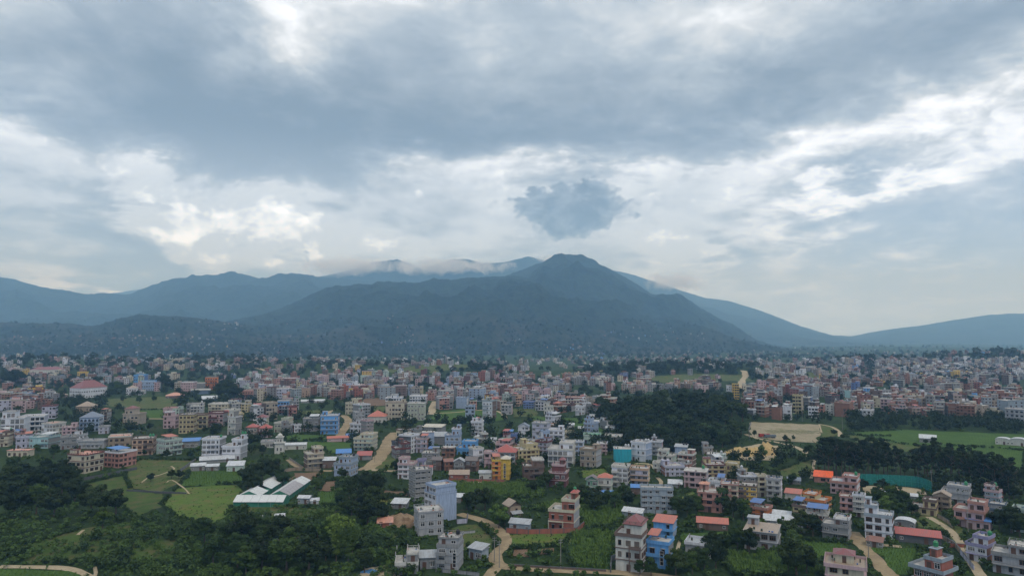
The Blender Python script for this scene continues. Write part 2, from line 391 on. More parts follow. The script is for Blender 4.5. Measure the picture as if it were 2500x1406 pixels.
ROOFC = {'blue':(.06,.15,.38),'red':(.36,.08,.065),'coral':(.44,.13,.085),'maroon':(.20,.06,.065),'white':(.50,.53,.56),'grey':(.34,.37,.40),'dark':(.14,.12,.12),'salmon':(.56,.27,.19),
 'orange':(.80,.12,.03),'cream':(.52,.48,.40),'green':(.05,.25,.15),'slate':(.16,.20,.27),'bright blue':(.05,.20,.52),'tan':(.32,.25,.19),'rust':(.22,.10,.075)}
def tin(c):
    k = 'tin '+c
    if k in MATS: return MATS[k]
    m, t, b = new_mat(c.replace(' ', '_')+'_sheet_roof'); MATS[k] = m
    co = t.new('ShaderNodeTexCoord').outputs['Object']; base = ROOFC[c]
    mp = t.new('ShaderNodeMapping'); t.put(mp.inputs[0], co); mp.inputs[3].default_value = (1.2, .25, 1)
    st = t.noise(mp.outputs[0], 1.3, 5, .65)
    c1 = t.mix(t.rng(st, .42, .66, 0, .75), base, tuple(x*.5+.06 for x in base)); c1 = t.mix(t.rng(t.noise(co, .8, 5, .7), .55, .7, 0, .5), c1, (.17,.10,.07))
    wv = t.new('ShaderNodeTexWave'); wv.bands_direction = 'X'; wv.inputs['Scale'].default_value = .55; t.put(wv.inputs[0], co)
    c1 = t.mix(t.rng(wv.outputs[1], 0, .2, .22, 0), c1, tuple(x*.5 for x in base))
    t.put(b.inputs['Base Color'], c1); b.inputs['Roughness'].default_value = .5
    bump(t, b, wv.outputs[1], .05, .6); return m
def simple(name, base, rough=.7, var=.25, scale=1.5, metal=0.0):
    if name in MATS: return MATS[name]
    m, t, b = new_mat(name); MATS[name] = m
    co = t.new('ShaderNodeTexCoord').outputs['Object']
    n = t.noise(co, scale, 4, .6)
    t.put(b.inputs['Base Color'], t.mix(t.rng(n, .35, .7), base, tuple(x*(1-var) for x in base)))
    b.inputs['Roughness'].default_value = rough; b.inputs['Metallic'].default_value = metal; return m
terrace_m = simple('cement_terrace', (.46,.45,.43), .9, .5, .35)
cement = simple('cement', (.34,.34,.34), .88, .4, .6)
glass_m = simple('window_glass', (.010,.012,.016), .18, .5, .7)
def _glass():
    t = NT(glass_m.node_tree); b = [n for n in glass_m.node_tree.nodes if n.type == 'BSDF_PRINCIPLED'][0]; oi = t.new('ShaderNodeObjectInfo').outputs['Random']
    t.put(b.inputs['Base Color'], t.ramp(oi, [(0, (.009,.011,.015)), (.55, (.022,.028,.034)), (.74, (.05,.055,.06)), (.86, (.15,.14,.125)), (.95, (.07,.04,.03))], 'CONSTANT'))
_glass()
dark_in = simple('dark_interior', (.02,.02,.022), .9, .4, .5)
frame_w = simple('white_frame', (.62,.62,.62), .6, .1)
frame_b = simple('brown_frame', (.13,.07,.045), .6, .2)
door_m = simple('wooden_door', (.10,.055,.04), .6, .2)
rail_m = simple('railing_steel', (.25,.26,.28), .5, .2)
tank_b = simple('black_tank_plastic', (.012,.012,.014), .45, .2)
tank_g = simple('green_tank_plastic', (.03,.22,.09), .5, .2)
tank_w = simple('steel_tank', (.6,.62,.64), .3, .1, 1, .6)
road_m = None
def ground_mats():
    m, t, b = new_mat('valley_ground')
    g = t.new('ShaderNodeNewGeometry').outputs['Position']
    p2 = t.v('MULTIPLY', g, (1, 1, 0))
    wv = t.v('ADD', p2, t.v('MULTIPLY', t.v('SUBTRACT', t.noise(p2, .018, 3, .5, color=True), (.5,.5,.5)), (38, 38, 0)))
    vo = t.new('ShaderNodeTexVoronoi'); vo.inputs['Scale'].default_value = .042; vo.inputs['Randomness'].default_value = .9
    t.put(vo.inputs['Vector'], t.v('MULTIPLY', wv, (1, .6, 0)))
    sp = t.new('ShaderNodeSeparateColor'); t.put(sp.inputs[0], vo.outputs['Color'])
    fields = t.ramp(sp.outputs[0], [(0, (.022,.044,.013)), (.3, (.032,.062,.017)), (.55, (.040,.078,.021)), (.78, (.058,.105,.027)), (.93, (.075,.078,.032)), (1, (.105,.078,.05))], 'CONSTANT')
    n1 = t.noise(p2, .06, 6, .65); n2 = t.noise(p2, .6, 5, .7); n3 = t.noise(p2, 2.3, 3, .7)
    c = t.mix(t.rng(n1, .35, .68), (.022,.044,.013), fields)
    c = t.mix(t.rng(n2, .38, .70, 0, .75), c, (.012,.026,.009))
    c = t.mix(t.rng(n3, .48, .75, 0, .5), c, (.055,.085,.025))
    bare = t.noise(p2, .022, 5, .6)
    c = t.mix(t.rng(bare, .66, .74, 0, .8), c, (.15,.115,.075))
    t.put(b.inputs['Base Color'], c); b.inputs['Roughness'].default_value = 1.0; b.inputs['Specular IOR Level'].default_value = .15
    bump(t, b, t.m('ADD', t.m('MULTIPLY', n2, 1.0), t.m('MULTIPLY', n3, .45)), 1.4, .9)
    return m
def hill_mat(name, c1, c2, bare, far=1.0):
    m, t, b = new_mat(name)
    g = t.new('ShaderNodeNewGeometry').outputs['Position']
    n1 = t.noise(g, .0022, 6, .62); n2 = t.noise(g, .02, 6, .7); n3 = t.noise(g, .08, 3, .7)
    c = t.mix(t.rng(n1, .38, .64), c1, c2)
    c = t.mix(t.rng(n2, .42, .62, 0, .9), c, tuple(x*.3 for x in c1))
    c = t.mix(t.rng(n3, .5, .7, 0, .5), c, tuple(x*1.7 for x in c2))
    sp = t.new('ShaderNodeSeparateXYZ'); t.put(sp.inputs[0], g)
    low = t.rng(sp.outputs[2], 290, 60)
    k = t.m('MULTIPLY', t.rng(t.m('ADD', t.noise(g, .0035, 5, .62), t.m('MULTIPLY', low, .12)), .58, .68), low)
    c = t.mix(t.m('MULTIPLY', k, bare), c, t.mix(t.rng(n2, .4, .6), (.075,.062,.05), (.05,.065,.04)))
    t.put(b.inputs['Base Color'], c); b.inputs['Roughness'].default_value = 1.0; b.inputs['Specular IOR Level'].default_value = .1
    bump(t, b, t.m('ADD', n2, t.m('MULTIPLY', n3, .5)), 26.0, .9)
    return m
def field_mat(name, a, b_, rows=0.0, ang=0.0, bumpd=.6, c3=None):
    if name in MATS: return MATS[name]
    m, t, b = new_mat(name); MATS[name] = m
    g = t.new('ShaderNodeNewGeometry').outputs['Position']; p2 = t.v('MULTIPLY', g, (1, 1, 0))
    n1 = t.noise(p2, .07, 5, .65); n2 = t.noise(p2, .9, 5, .72); n3 = t.noise(p2, 3.2, 2, .7)
    c = t.mix(t.rng(n1, .36, .66), a, b_); c = t.mix(t.rng(n2, .42, .70, 0, .55), c, tuple(x*.5 for x in a))
    c = t.mix(t.rng(n3, .5, .78, 0, .4), c, tuple(x*1.35 for x in b_))
    if c3: c = t.mix(t.rng(t.noise(p2, .16, 5, .65), .48, .62, 0, .85), c, c3)
    if rows:
        mp = t.new('ShaderNodeMapping'); t.put(mp.inputs[0], p2); mp.inputs[2].default_value = (0, 0, math.radians(ang))
        w = t.new('ShaderNodeTexWave'); w.inputs['Scale'].default_value = rows; w.inputs['Distortion'].default_value = .8; t.put(w.inputs[0], mp.outputs[0])
        c = t.mix(t.rng(w.outputs[1], .1, .6, .45, 0), c, tuple(x*.45 for x in a))
    t.put(b.inputs['Base Color'], c); b.inputs['Roughness'].default_value = 1.0; b.inputs['Specular IOR Level'].default_value = .15
    bump(t, b, t.m('ADD', n2, t.m('MULTIPLY', n3, .5)), bumpd, .8); return m
leaf_cache = {}
def leaf_mat(name, a, b_):
    if name in leaf_cache: return leaf_cache[name]
    m, t, b = new_mat(name); leaf_cache[name] = m
    co = t.new('ShaderNodeTexCoord').outputs['Object']; oi = t.new('ShaderNodeObjectInfo').outputs['Random']
    n = t.noise(co, .35, 3, .6); n2 = t.noise(co, 2.2, 2, .6)
    c = t.mix(t.rng(n, .35, .65), a, b_)
    c = t.mix(t.rng(n2, .4, .75, 0, .7), c, tuple(x*1.7 for x in b_))
    c = t.mix(1.0, c, t.ramp(oi, [(0, (.7,.78,.75)), (.5, (1,1,1)), (.8, (1.35,1.3,1.1)), (1, (1.9,1.7,1.3))], 'LINEAR'), 'MULTIPLY')
    t.put(b.inputs['Base Color'], c); b.inputs['Roughness'].default_value = .8; b.inputs['Specular IOR Level'].default_value = .2
    tr = t.new('ShaderNodeBsdfTranslucent'); t.put(tr.inputs[0], c); ms = t.new('ShaderNodeMixShader'); ms.inputs[0].default_value = .12
    out = [n_ for n_ in m.node_tree.nodes if n_.type == 'OUTPUT_MATERIAL'][0]
    t.l.new(b.outputs[0], ms.inputs[1]); t.l.new(tr.outputs[0], ms.inputs[2]); t.l.new(ms.outputs[0], out.inputs[0]); return m

# ---------------------------------------------------------------- the ground sheet and the mountains
gm = ground_mats()
ys = np.concatenate([[-420, -250, -120, 0, 60, 110], np.arange(130, 560, 3.2), np.geomspace(563, 15300, 330)])
us = np.linspace(-1.06, 1.06, 460)
UU, YY = np.meshgrid(us, ys); XX = UU*(np.maximum(YY, 100)+150)
ZZ = T(XX.ravel(), YY.ravel())
V = np.stack([XX.ravel(), YY.ravel(), ZZ], 1)
nr, nc = XX.shape
I = np.arange(nr*nc).reshape(nr, nc)
F = np.stack([I[:-1,:-1], I[:-1,1:], I[1:,1:], I[1:,:-1]], -1).reshape(-1, 4)
tag(link('ground', mesh_np('ground', V, F, [gm], None, True)), kind='structure')
for k, h in enumerate(HILLS):
    D, Df, Db = h['D'], h['Df'], h['Db']
    x0, x1 = h['xs'][0]-h['sx'], h['xs'][-1]+h['sx']
    lim = 1.0*Db+100; x0 = max(x0, -lim); x1 = min(x1, lim)
    step = D/330.0 if k < 3 else D/240.0
    gx = np.arange(x0, x1, step); gy = np.concatenate([np.linspace(Df, D, 150 if k < 3 else 90), np.linspace(D, Db, 16)[1:]])
    X, Y = np.meshgrid(gx, gy)
    Z = hill_z(h, X.ravel(), Y.ravel())
    nr, nc = X.shape; I = np.arange(nr*nc).reshape(nr, nc)
    F = np.stack([I[:-1,:-1], I[:-1,1:], I[1:,1:], I[1:,:-1]], -1).reshape(-1, 4)
    keep = (Z[F].max(1) > -13.9)
    m = hill_mat(h['name']+'_forest', (.018,.034,.018), (.028,.046,.023), .75 if k < 2 else .35)
    tag(link(h['name'], mesh_np(h['name'], np.stack([X.ravel(), Y.ravel(), Z], 1), F[keep], [m], None, True)), kind='structure')

# ---------------------------------------------------------------- the air
hb = MB().box(-17000, 17000, -700, 15800, -40, 1500)
hm = bpy.data.materials.new('haze'); hm.use_nodes = True; hm.node_tree.nodes.clear(); ht = NT(hm.node_tree)
pv = ht.new('ShaderNodeVolumePrincipled'); pv.inputs['Color'].default_value = (.31, .60, 1.0, 1); pv.inputs['Absorption Color'].default_value = (1, 1, 1, 1); pv.inputs['Density'].default_value = 1.22e-4
pv.inputs['Anisotropy'].default_value = 0.0
hout = ht.new('ShaderNodeOutputMaterial'); ht.l.new(pv.outputs[0], hout.inputs['Volume'])
tag(link('haze', hb.mesh('haze', [hm])), kind='stuff')
# cloud banks resting on the far ridges
cm = bpy.data.materials.new('ridge_cloud'); cm.use_nodes = True; cm.node_tree.nodes.clear(); ct = NT(cm.node_tree)
co_ = ct.new('ShaderNodeTexCoord').outputs['Object']; gp = ct.new('ShaderNodeNewGeometry').outputs['Position']
rr_ = ct.v('LENGTH', co_); nz = ct.noise(gp, .0058, 5, .65)
dn = ct.m('MULTIPLY', ct.m('MAXIMUM', ct.m('SUBTRACT', ct.m('ADD', nz, ct.m('MULTIPLY', ct.m('SUBTRACT', 1.0, rr_), .55)), .66), 0.0), .045)
vp = ct.new('ShaderNodeVolumePrincipled'); vp.inputs['Color'].default_value = (.98, .985, 1, 1); vp.inputs['Absorption Color'].default_value = (1, 1, 1, 1); ct.put(vp.inputs['Density'], dn)
cou = ct.new('ShaderNodeOutputMaterial'); ct.l.new(vp.outputs[0], cou.inputs['Volume'])
try: cm.cycles.volume_step_rate = 4.0
except Exception: pass
def sph(n=24, m=12):
    v = []; f = []
    for j in range(m+1):
        for i in range(n): a, b_ = 2*math.pi*i/n, math.pi*j/m; v.append((math.cos(a)*math.sin(b_), math.sin(a)*math.sin(b_), math.cos(b_)))
    for j in range(m):
        for i in range(n): f.append((j*n+i, (j+1)*n+i, (j+1)*n+(i+1) % n, j*n+(i+1) % n))
    return mesh_from('ridge_cloud', v, f, [cm])
sm_ = sph()
for (px, py, d, sx, sy, sz, lab) in [(1090,652,9300,1250,450,150,'pale cloud bank lying on the far ridge left of the main peak'),(850,650,9500,950,380,190,'grey cloud bank swallowing the ridge at centre left'),(1370,632,9600,480,280,90,'small cloud cap just behind the main peak'),(1650,690,9700,620,320,170,'faint cloud hanging over the sloping ridge right of the peak')]:
    z_ = zfor(d, py); o_ = link('ridge_cloud', sm_, None, (xfor(d, px, z_), d, z_)); o_.scale = (sx, sy, sz); tag(o_, lab, 'cloud', None, 'stuff')

# ================================================================ buildings
FOOT = []        # x, y, radius of everything already standing (for the scatter)
BL = []          # (root, px, py, name phrase) landmarks for labels
_mc = {}
def cached(key, fn):
    if key not in _mc: _mc[key] = fn()
    return _mc[key]
leaf_pot = simple('pot_plant_leaves', (.03,.06,.02), .9, .5, 3)
def window_mesh(w, h, n, style, trim):
    """frame, sunshade, recessed panes; sits on a wall whose outside is -y"""
    def f():
        b = MB(); t = .10
        fm = 0
        b.box(-w/2, w/2, -.02, .03, 0, h, 1)                                        # glass
        for x in np.linspace(-w/2, w/2, n+1): b.box(x-t/2, x+t/2, -.09, -.021, 0, h, fm)
        b.box(-w/2-t/2, w/2+t/2, -.10, -.021, -t, .0, fm); b.box(-w/2-t/2, w/2+t/2, -.10, -.021, h, h+t, fm)
        if style == 'shade': b.box(-w/2-.25, w/2+.25, -.55, -.001, h+.16, h+.26, 2)
        if style == 'tall':
            for z in np.arange(1.1, h-.4, 1.2): b.box(-w/2, w/2, -.09, -.021, z, z+.08, fm)
        if n >= 2 and h > 1.1 and style != 'dark': b.box(-w/2, w/2, -.088, -.0215, h*.68, h*.68+.07, fm)
        return b.mesh('window', [paint(trim) if trim in PAL else trim, glass_m, cement])
    return cached(('win', round(w,1), round(h,1), n, style, str(trim)), f)
def arch_window_mesh(w, h):
    def f():
        b = MB(); N = 8
        for (r, y0, m) in ((w/2+.14, -.06, 0), (w/2, -.09, 1)):
            pts = [(-r, y0, 0), (r, y0, 0)]+[(r*math.cos(a), y0, h-w/2+r*math.sin(a)) for a in np.linspace(0, math.pi, N)]
            b.poly(pts, m)
            for i in range(len(pts)):
                p, q = pts[i], pts[(i+1) % len(pts)]
                b.poly([p, (p[0], .0, p[2]), (q[0], .0, q[2]), q], m)
        b.box(-.04, .04, -.13, -.091, 0, h, 0)
        return b.mesh('window', [paint('slate blue'), glass_m])
    return cached(('arch', round(w,1), round(h,1)), f)
def door_mesh(w=1.1, h=2.2):
    def f():
        b = MB(); b.box(-w/2, w/2, -.04, .02, 0, h, 0); b.box(-w/2-.1, -w/2, -.1, -.001, 0, h+.1, 1); b.box(w/2, w/2+.1, -.1, -.001, 0, h+.1, 1); b.box(-w/2, w/2, -.1, -.001, h, h+.1, 1)
        return b.mesh('door', [door_m, frame_b])
    return cached(('door', w, h), f)
def slab_mesh(w, d, t, over, mat):
    return cached(('slab', round(w,2), round(d,2), t, over, mat.name), lambda: MB().box(-w/2-over, w/2+over, -d/2-over, d/2+over, 0, t, 0).mesh('floor_slab', [mat]))
def parapet_mesh(w, d, h, over, mat, style='solid'):
    def f():
        b = MB(); X, Y, t = w/2+over-.02, d/2+over-.02, .14
        if style == 'solid':
            b.box(-X, X, -Y, -Y+t, 0, h); b.box(-X, X, Y-t, Y, 0, h); b.box(-X, -X+t, -Y+t, Y-t, 0, h); b.box(X-t, X, -Y+t, Y-t, 0, h)
        else:
            n = max(2, int(2*X/1.6)); m_ = max(2, int(2*Y/1.6))
            for i in range(n+1):
                x = -X+.07+(2*X-.14)*i/n
                for y in (-Y+.07, Y-.07): b.box(x-.07, x+.07, y-.07, y+.07, 0, h)
            for i in range(1, m_):
                y = -Y+.07+(2*Y-.14)*i/m_
                for x in (-X+.07, X-.07): b.box(x-.07, x+.07, y-.07, y+.07, 0, h)
            for z0, z1 in ((h, h+.1), (0.02, .35)):
                b.box(-X, X, -Y+.02, -Y+.12, z0, z1); b.box(-X, X, Y-.12, Y-.02, z0, z1); b.box(-X+.02, -X+.12, -Y+.12, Y-.12, z0, z1); b.box(X-.12, X-.02, -Y+.12, Y-.12, z0, z1)
        return b.mesh('parapet', [mat])
    return cached(('par', round(w,2), round(d,2), h, over, mat.name, style), f)
def hip_mesh(w, d, h, over, mat, edge):
    X, Y = w/2+over, d/2+over; b = MB()
    r = max(0, (X-Y)) if X > Y else 0; r2 = max(0, (Y-X)) if Y > X else 0
    A, B, C, D_ = (-X,-Y,.12), (X,-Y,.12), (X,Y,.12), (-X,Y,.12)
    if X >= Y:
        P, Q = (-r, 0, h), (r, 0, h)
        b.poly([A, B, Q, P]); b.poly([B, C, Q]); b.poly([C, D_, P, Q]); b.poly([D_, A, P])
    else:
        P, Q = (0, -r2, h), (0, r2, h)
        b.poly([A, B, P]); b.poly([B, C, Q, P]); b.poly([C, D_, Q]); b.poly([D_, A, P, Q])
    b.box(-X, X, -Y, Y, 0, .118, 1)
    return b.mesh('roof', [mat, edge])
def gable_mesh(w, d, h, over, mat, wallm, axis='x'):
    X, Y = w/2+over, d/2+over; b = MB(); t = .08
    if axis == 'x':
        for s in (-1, 1):
            b.poly([(-X, s*Y, 0), (X, s*Y, 0), (X, 0, h), (-X, 0, h)][::s]); b.poly([(-X, s*Y, -t), (X, s*Y, -t), (X, 0, h-t), (-X, 0, h-t)][::-s])
            b.poly([(s*w/2, -d/2, -.02), (s*w/2, d/2, -.02), (s*w/2, 0, h*d/2/Y-.06)], 1); b.poly([(-X, s*Y, -t), (X, s*Y, -t), (X, s*Y, 0), (-X, s*Y, 0)])
    else:
        for s in (-1, 1):
            b.poly([(s*X, -Y, 0), (s*X, Y, 0), (0, Y, h), (0, -Y, h)][::-s]); b.poly([(s*X, -Y, -t), (s*X, Y, -t), (0, Y, h-t), (0, -Y, h-t)][::s])
            b.poly([(-w/2, s*d/2, -.02), (w/2, s*d/2, -.02), (0, s*d/2, h*w/2/X-.06)], 1); b.poly([(s*X, -Y, -t), (s*X, Y, -t), (s*X, Y, 0), (s*X, -Y, 0)])
    return b.mesh('roof', [mat, wallm])
def shed_mesh(w, d, rise, over, mat, back=True):
    """single pitch sheet, low at the front"""
    X, Y = w/2+over, d/2+over; t = .1; b = MB(); z0, z1 = (0, rise) if back else (rise, 0)
    A, B, C, D_ = (-X,-Y,z0+t), (X,-Y,z0+t), (X,Y,z1+t), (-X,Y,z1+t)
    a, b2, c, d_ = (-X,-Y,z0), (X,-Y,z0), (X,Y,z1), (-X,Y,z1)
    b.poly([A,B,C,D_]); b.poly([d_,c,b2,a]); b.poly([a,b2,B,A]); b.poly([b2,c,C,B]); b.poly([c,d_,D_,C]); b.poly([d_,a,A,D_])
    return b.mesh('roof', [mat])
def dome_mesh(w, d, h, mat, endm, over=.3):
    b = MB(); N = 10; X = w/2+over; Y = d/2+over
    pts = [(X*math.cos(a), h*math.sin(a)) for a in np.linspace(0, math.pi, N)]
    for i in range(N-1):
        (x0, z0), (x1, z1) = pts[i], pts[i+1]; b.poly([(x0,-Y,z0),(x0,Y,z0),(x1,Y,z1),(x1,-Y,z1)][::-1])
    for s in (-1, 1): b.poly([(x*w/2/X, s*d/2, max(z-.05, 0)) for x, z in pts][::s], 1)
    return b.mesh('roof', [mat, endm])
def tank_mesh(c):
    def f():
        m = {'b': tank_b, 'g': tank_g, 'w': tank_w}[c]; b = MB()
        b.box(-.8, .8, -.8, .8, 0, .25, 1)
        b.cyl(0, 0, .26, 1.5, .68, .70, 12); b.cyl(0, 0, 1.5, 1.85, .70, .3, 12); b.cyl(0, 0, 1.85, 1.98, .3, .28, 10)
        for z in (.55, .9, 1.25): b.cyl(0, 0, z, z+.06, .73, .73, 12, 0, False)
        return b.mesh('water_tank', [m, cement])
    return cached(('tank', c), f)
def balcony_mesh(w, d, mat, rail):
    def f():
        b = MB(); b.box(-w/2, w/2, -d, -.001, -.12, .06, 0)
        if rail == 'solid':
            b.box(-w/2, w/2, -d, -d+.12, .061, .95, 0); b.box(-w/2, -w/2+.12, -d+.12, -.001, .061, .95, 0); b.box(w/2-.12, w/2, -d+.12, -.001, .061, .95, 0)
        else:
            b.box(-w/2, w/2, -d+.02, -d+.08, .9, .98, 1); b.box(-w/2, w/2, -d+.02, -d+.08, .5, .55, 1)
            for x in np.linspace(-w/2+.05, w/2-.05, max(3, int(w/.8))): b.box(x-.03, x+.03, -d+.03, -d+.07, .061, .9, 1)
            for s in (-1, 1): b.box(s*(w/2-.05)-.03, s*(w/2-.05)+.03, -d+.08, -.01, .9, .98, 1)
        return b.mesh('balcony', [mat, rail_m])
    return cached(('bal', round(w,1), d, mat.name, rail), f)
def unit_box(mat, name='box'):
    return cached(('ub', mat.name, name), lambda: MB().box(-.5, .5, -.5, .5, 0, 1).mesh(name, [mat]))

def face_windows(root, W, y, z0, fh, n_fl, rot, r, style, trim, near, skip_door, joined, blankp=.12, fw=None, floors=None):
    """windows along one wall; rot in {0,90,-90,180} degrees, y = distance of that wall from the centre"""
    nw = max(1, int(round(W/3.0))) if fw is None else fw
    ca, sa = math.cos(math.radians(rot)), math.sin(math.radians(rot))
    xs = [-W/2+W*(i+.5)/nw for i in range(nw)]
    kinds = []
    for i in range(nw):
        q = r.random(); kinds.append('wide' if q < .5 else ('pair' if q < .8 else 'small'))
    for fl in (floors if floors is not None else range(n_fl)):
        for i, x in enumerate(xs):
            if r.random() < blankp and nw > 1: continue
            sx, sy = x*ca+y*sa, x*sa-y*ca
            k = kinds[i]; z = z0+fl*fh+.9; hh = min(1.5, fh-1.35); ww = {'wide': 2.05, 'pair': 1.5, 'small': 1.0}[k]; n = {'wide': 3, 'pair': 2, 'small': 1}[k]
            if style == 'big': ww, hh, z, n = min(2.6, W/nw-.5), fh-1.1, z0+fl*fh+.5, 4
            ww = min(ww, W/nw-.35)
            if style == 'arch': me = arch_window_mesh(1.5, 1.9); z = z0+fl*fh+.6
            elif fl == 0 and skip_door is not None and i == skip_door % nw: me = door_mesh(); z = z0+.02
            else: me = window_mesh(ww, hh, n, 'shade' if style == 'shade' else 'plain', trim)
            joined.append((me, sx, sy, z, math.radians(rot)))

def block(root, cx, cy, w, d, z0, nfl, fh, front, side, trim, opts, r, near, top=True, name='wall', sink=2.5):
    """one rectangular block of storeys; returns its top z"""
    fm, sm, tm = paint(front), paint(side), paint(trim)
    H = nfl*fh
    b = MB().box(-w/2, w/2, -d/2, d/2, z0-sink, z0+H, [0, 1, 1, 1, 2, 1])
    if 'sides' in opts: b.i = [0, 0, 1, 0, 2, 1]
    if 'both' in opts: b.i = [0, 0, 0, 0, 2, 0]
    link(name, b.mesh(name, [fm, sm, terrace_m]), root, (cx, cy, 0))
    over = float(opts.get('over', .32)); th = .22
    slabs = 'noslab' not in opts
    for k in range(1, nfl+1):
        if k < nfl and slabs: link('floor_slab', slab_mesh(w, d, th, over*.8, tm), root, (cx, cy, z0+k*fh-.12))
    roofm = tin(opts['roof']) if 'roof' in opts else terrace_m
    link('roof_slab', cached(('rs', round(w,2), round(d,2), over, tm.name, roofm.name), lambda: (lambda q: q.mesh('roof_slab', [tm, roofm]))(MB().box(-w/2-over, w/2+over, -d/2-over, d/2+over, 0, .25, [0,0,0,0,1,0]))), root, (cx, cy, z0+H+.003))
    ztop = z0+H+.253
    if top:
        ps = opts.get('par', 'solid' if r.random() < .7 else 'posts')
        if ps != 'none': link('parapet', parapet_mesh(w, d, .85, over, tm if r.random() < .5 or 'trim' in opts else paint(r.choice((front, 'off-white', 'white', 'pale grey'))), ps), root, (cx, cy, ztop))
    return ztop

AREA_LABELS = {}
def place(x0, x1, yt, yb, s, k=1.0):
    """ground position, width, depth, height (m) and rotation of a box-shaped thing from its extent in the photograph"""
    xm = (x0+x1)/2; g = G1(xm, yb); D = math.hypot(g[0], g[1]); azm = math.atan2(g[0], g[1])
    f = g[1]*CP+(g[2]-CAM_H)*SP
    m = f/FPX*math.cos(azm)
    Wp = (x1-x0)*m; sa = abs(s)
    if sa > 0: rr = math.atan2(sa/k, (1-sa)); w = (1-sa)*Wp/math.cos(rr)
    else: rr = 0; w = Wp
    d = k*w
    phi = -azm-math.copysign(rr, s) if s else -azm
    half = (w*abs(math.sin(rr))+d*math.cos(rr))/2
    cx, cy = g[0]+math.sin(azm)*half, g[1]+math.cos(azm)*half
    v = yt-703.0; Y = g[1]+0.0
    zt = CAM_H+Y*(FPX*SP-v*CP)/(FPX*CP+v*SP)
    return g, cx, cy, w, d, zt-g[2], phi, D

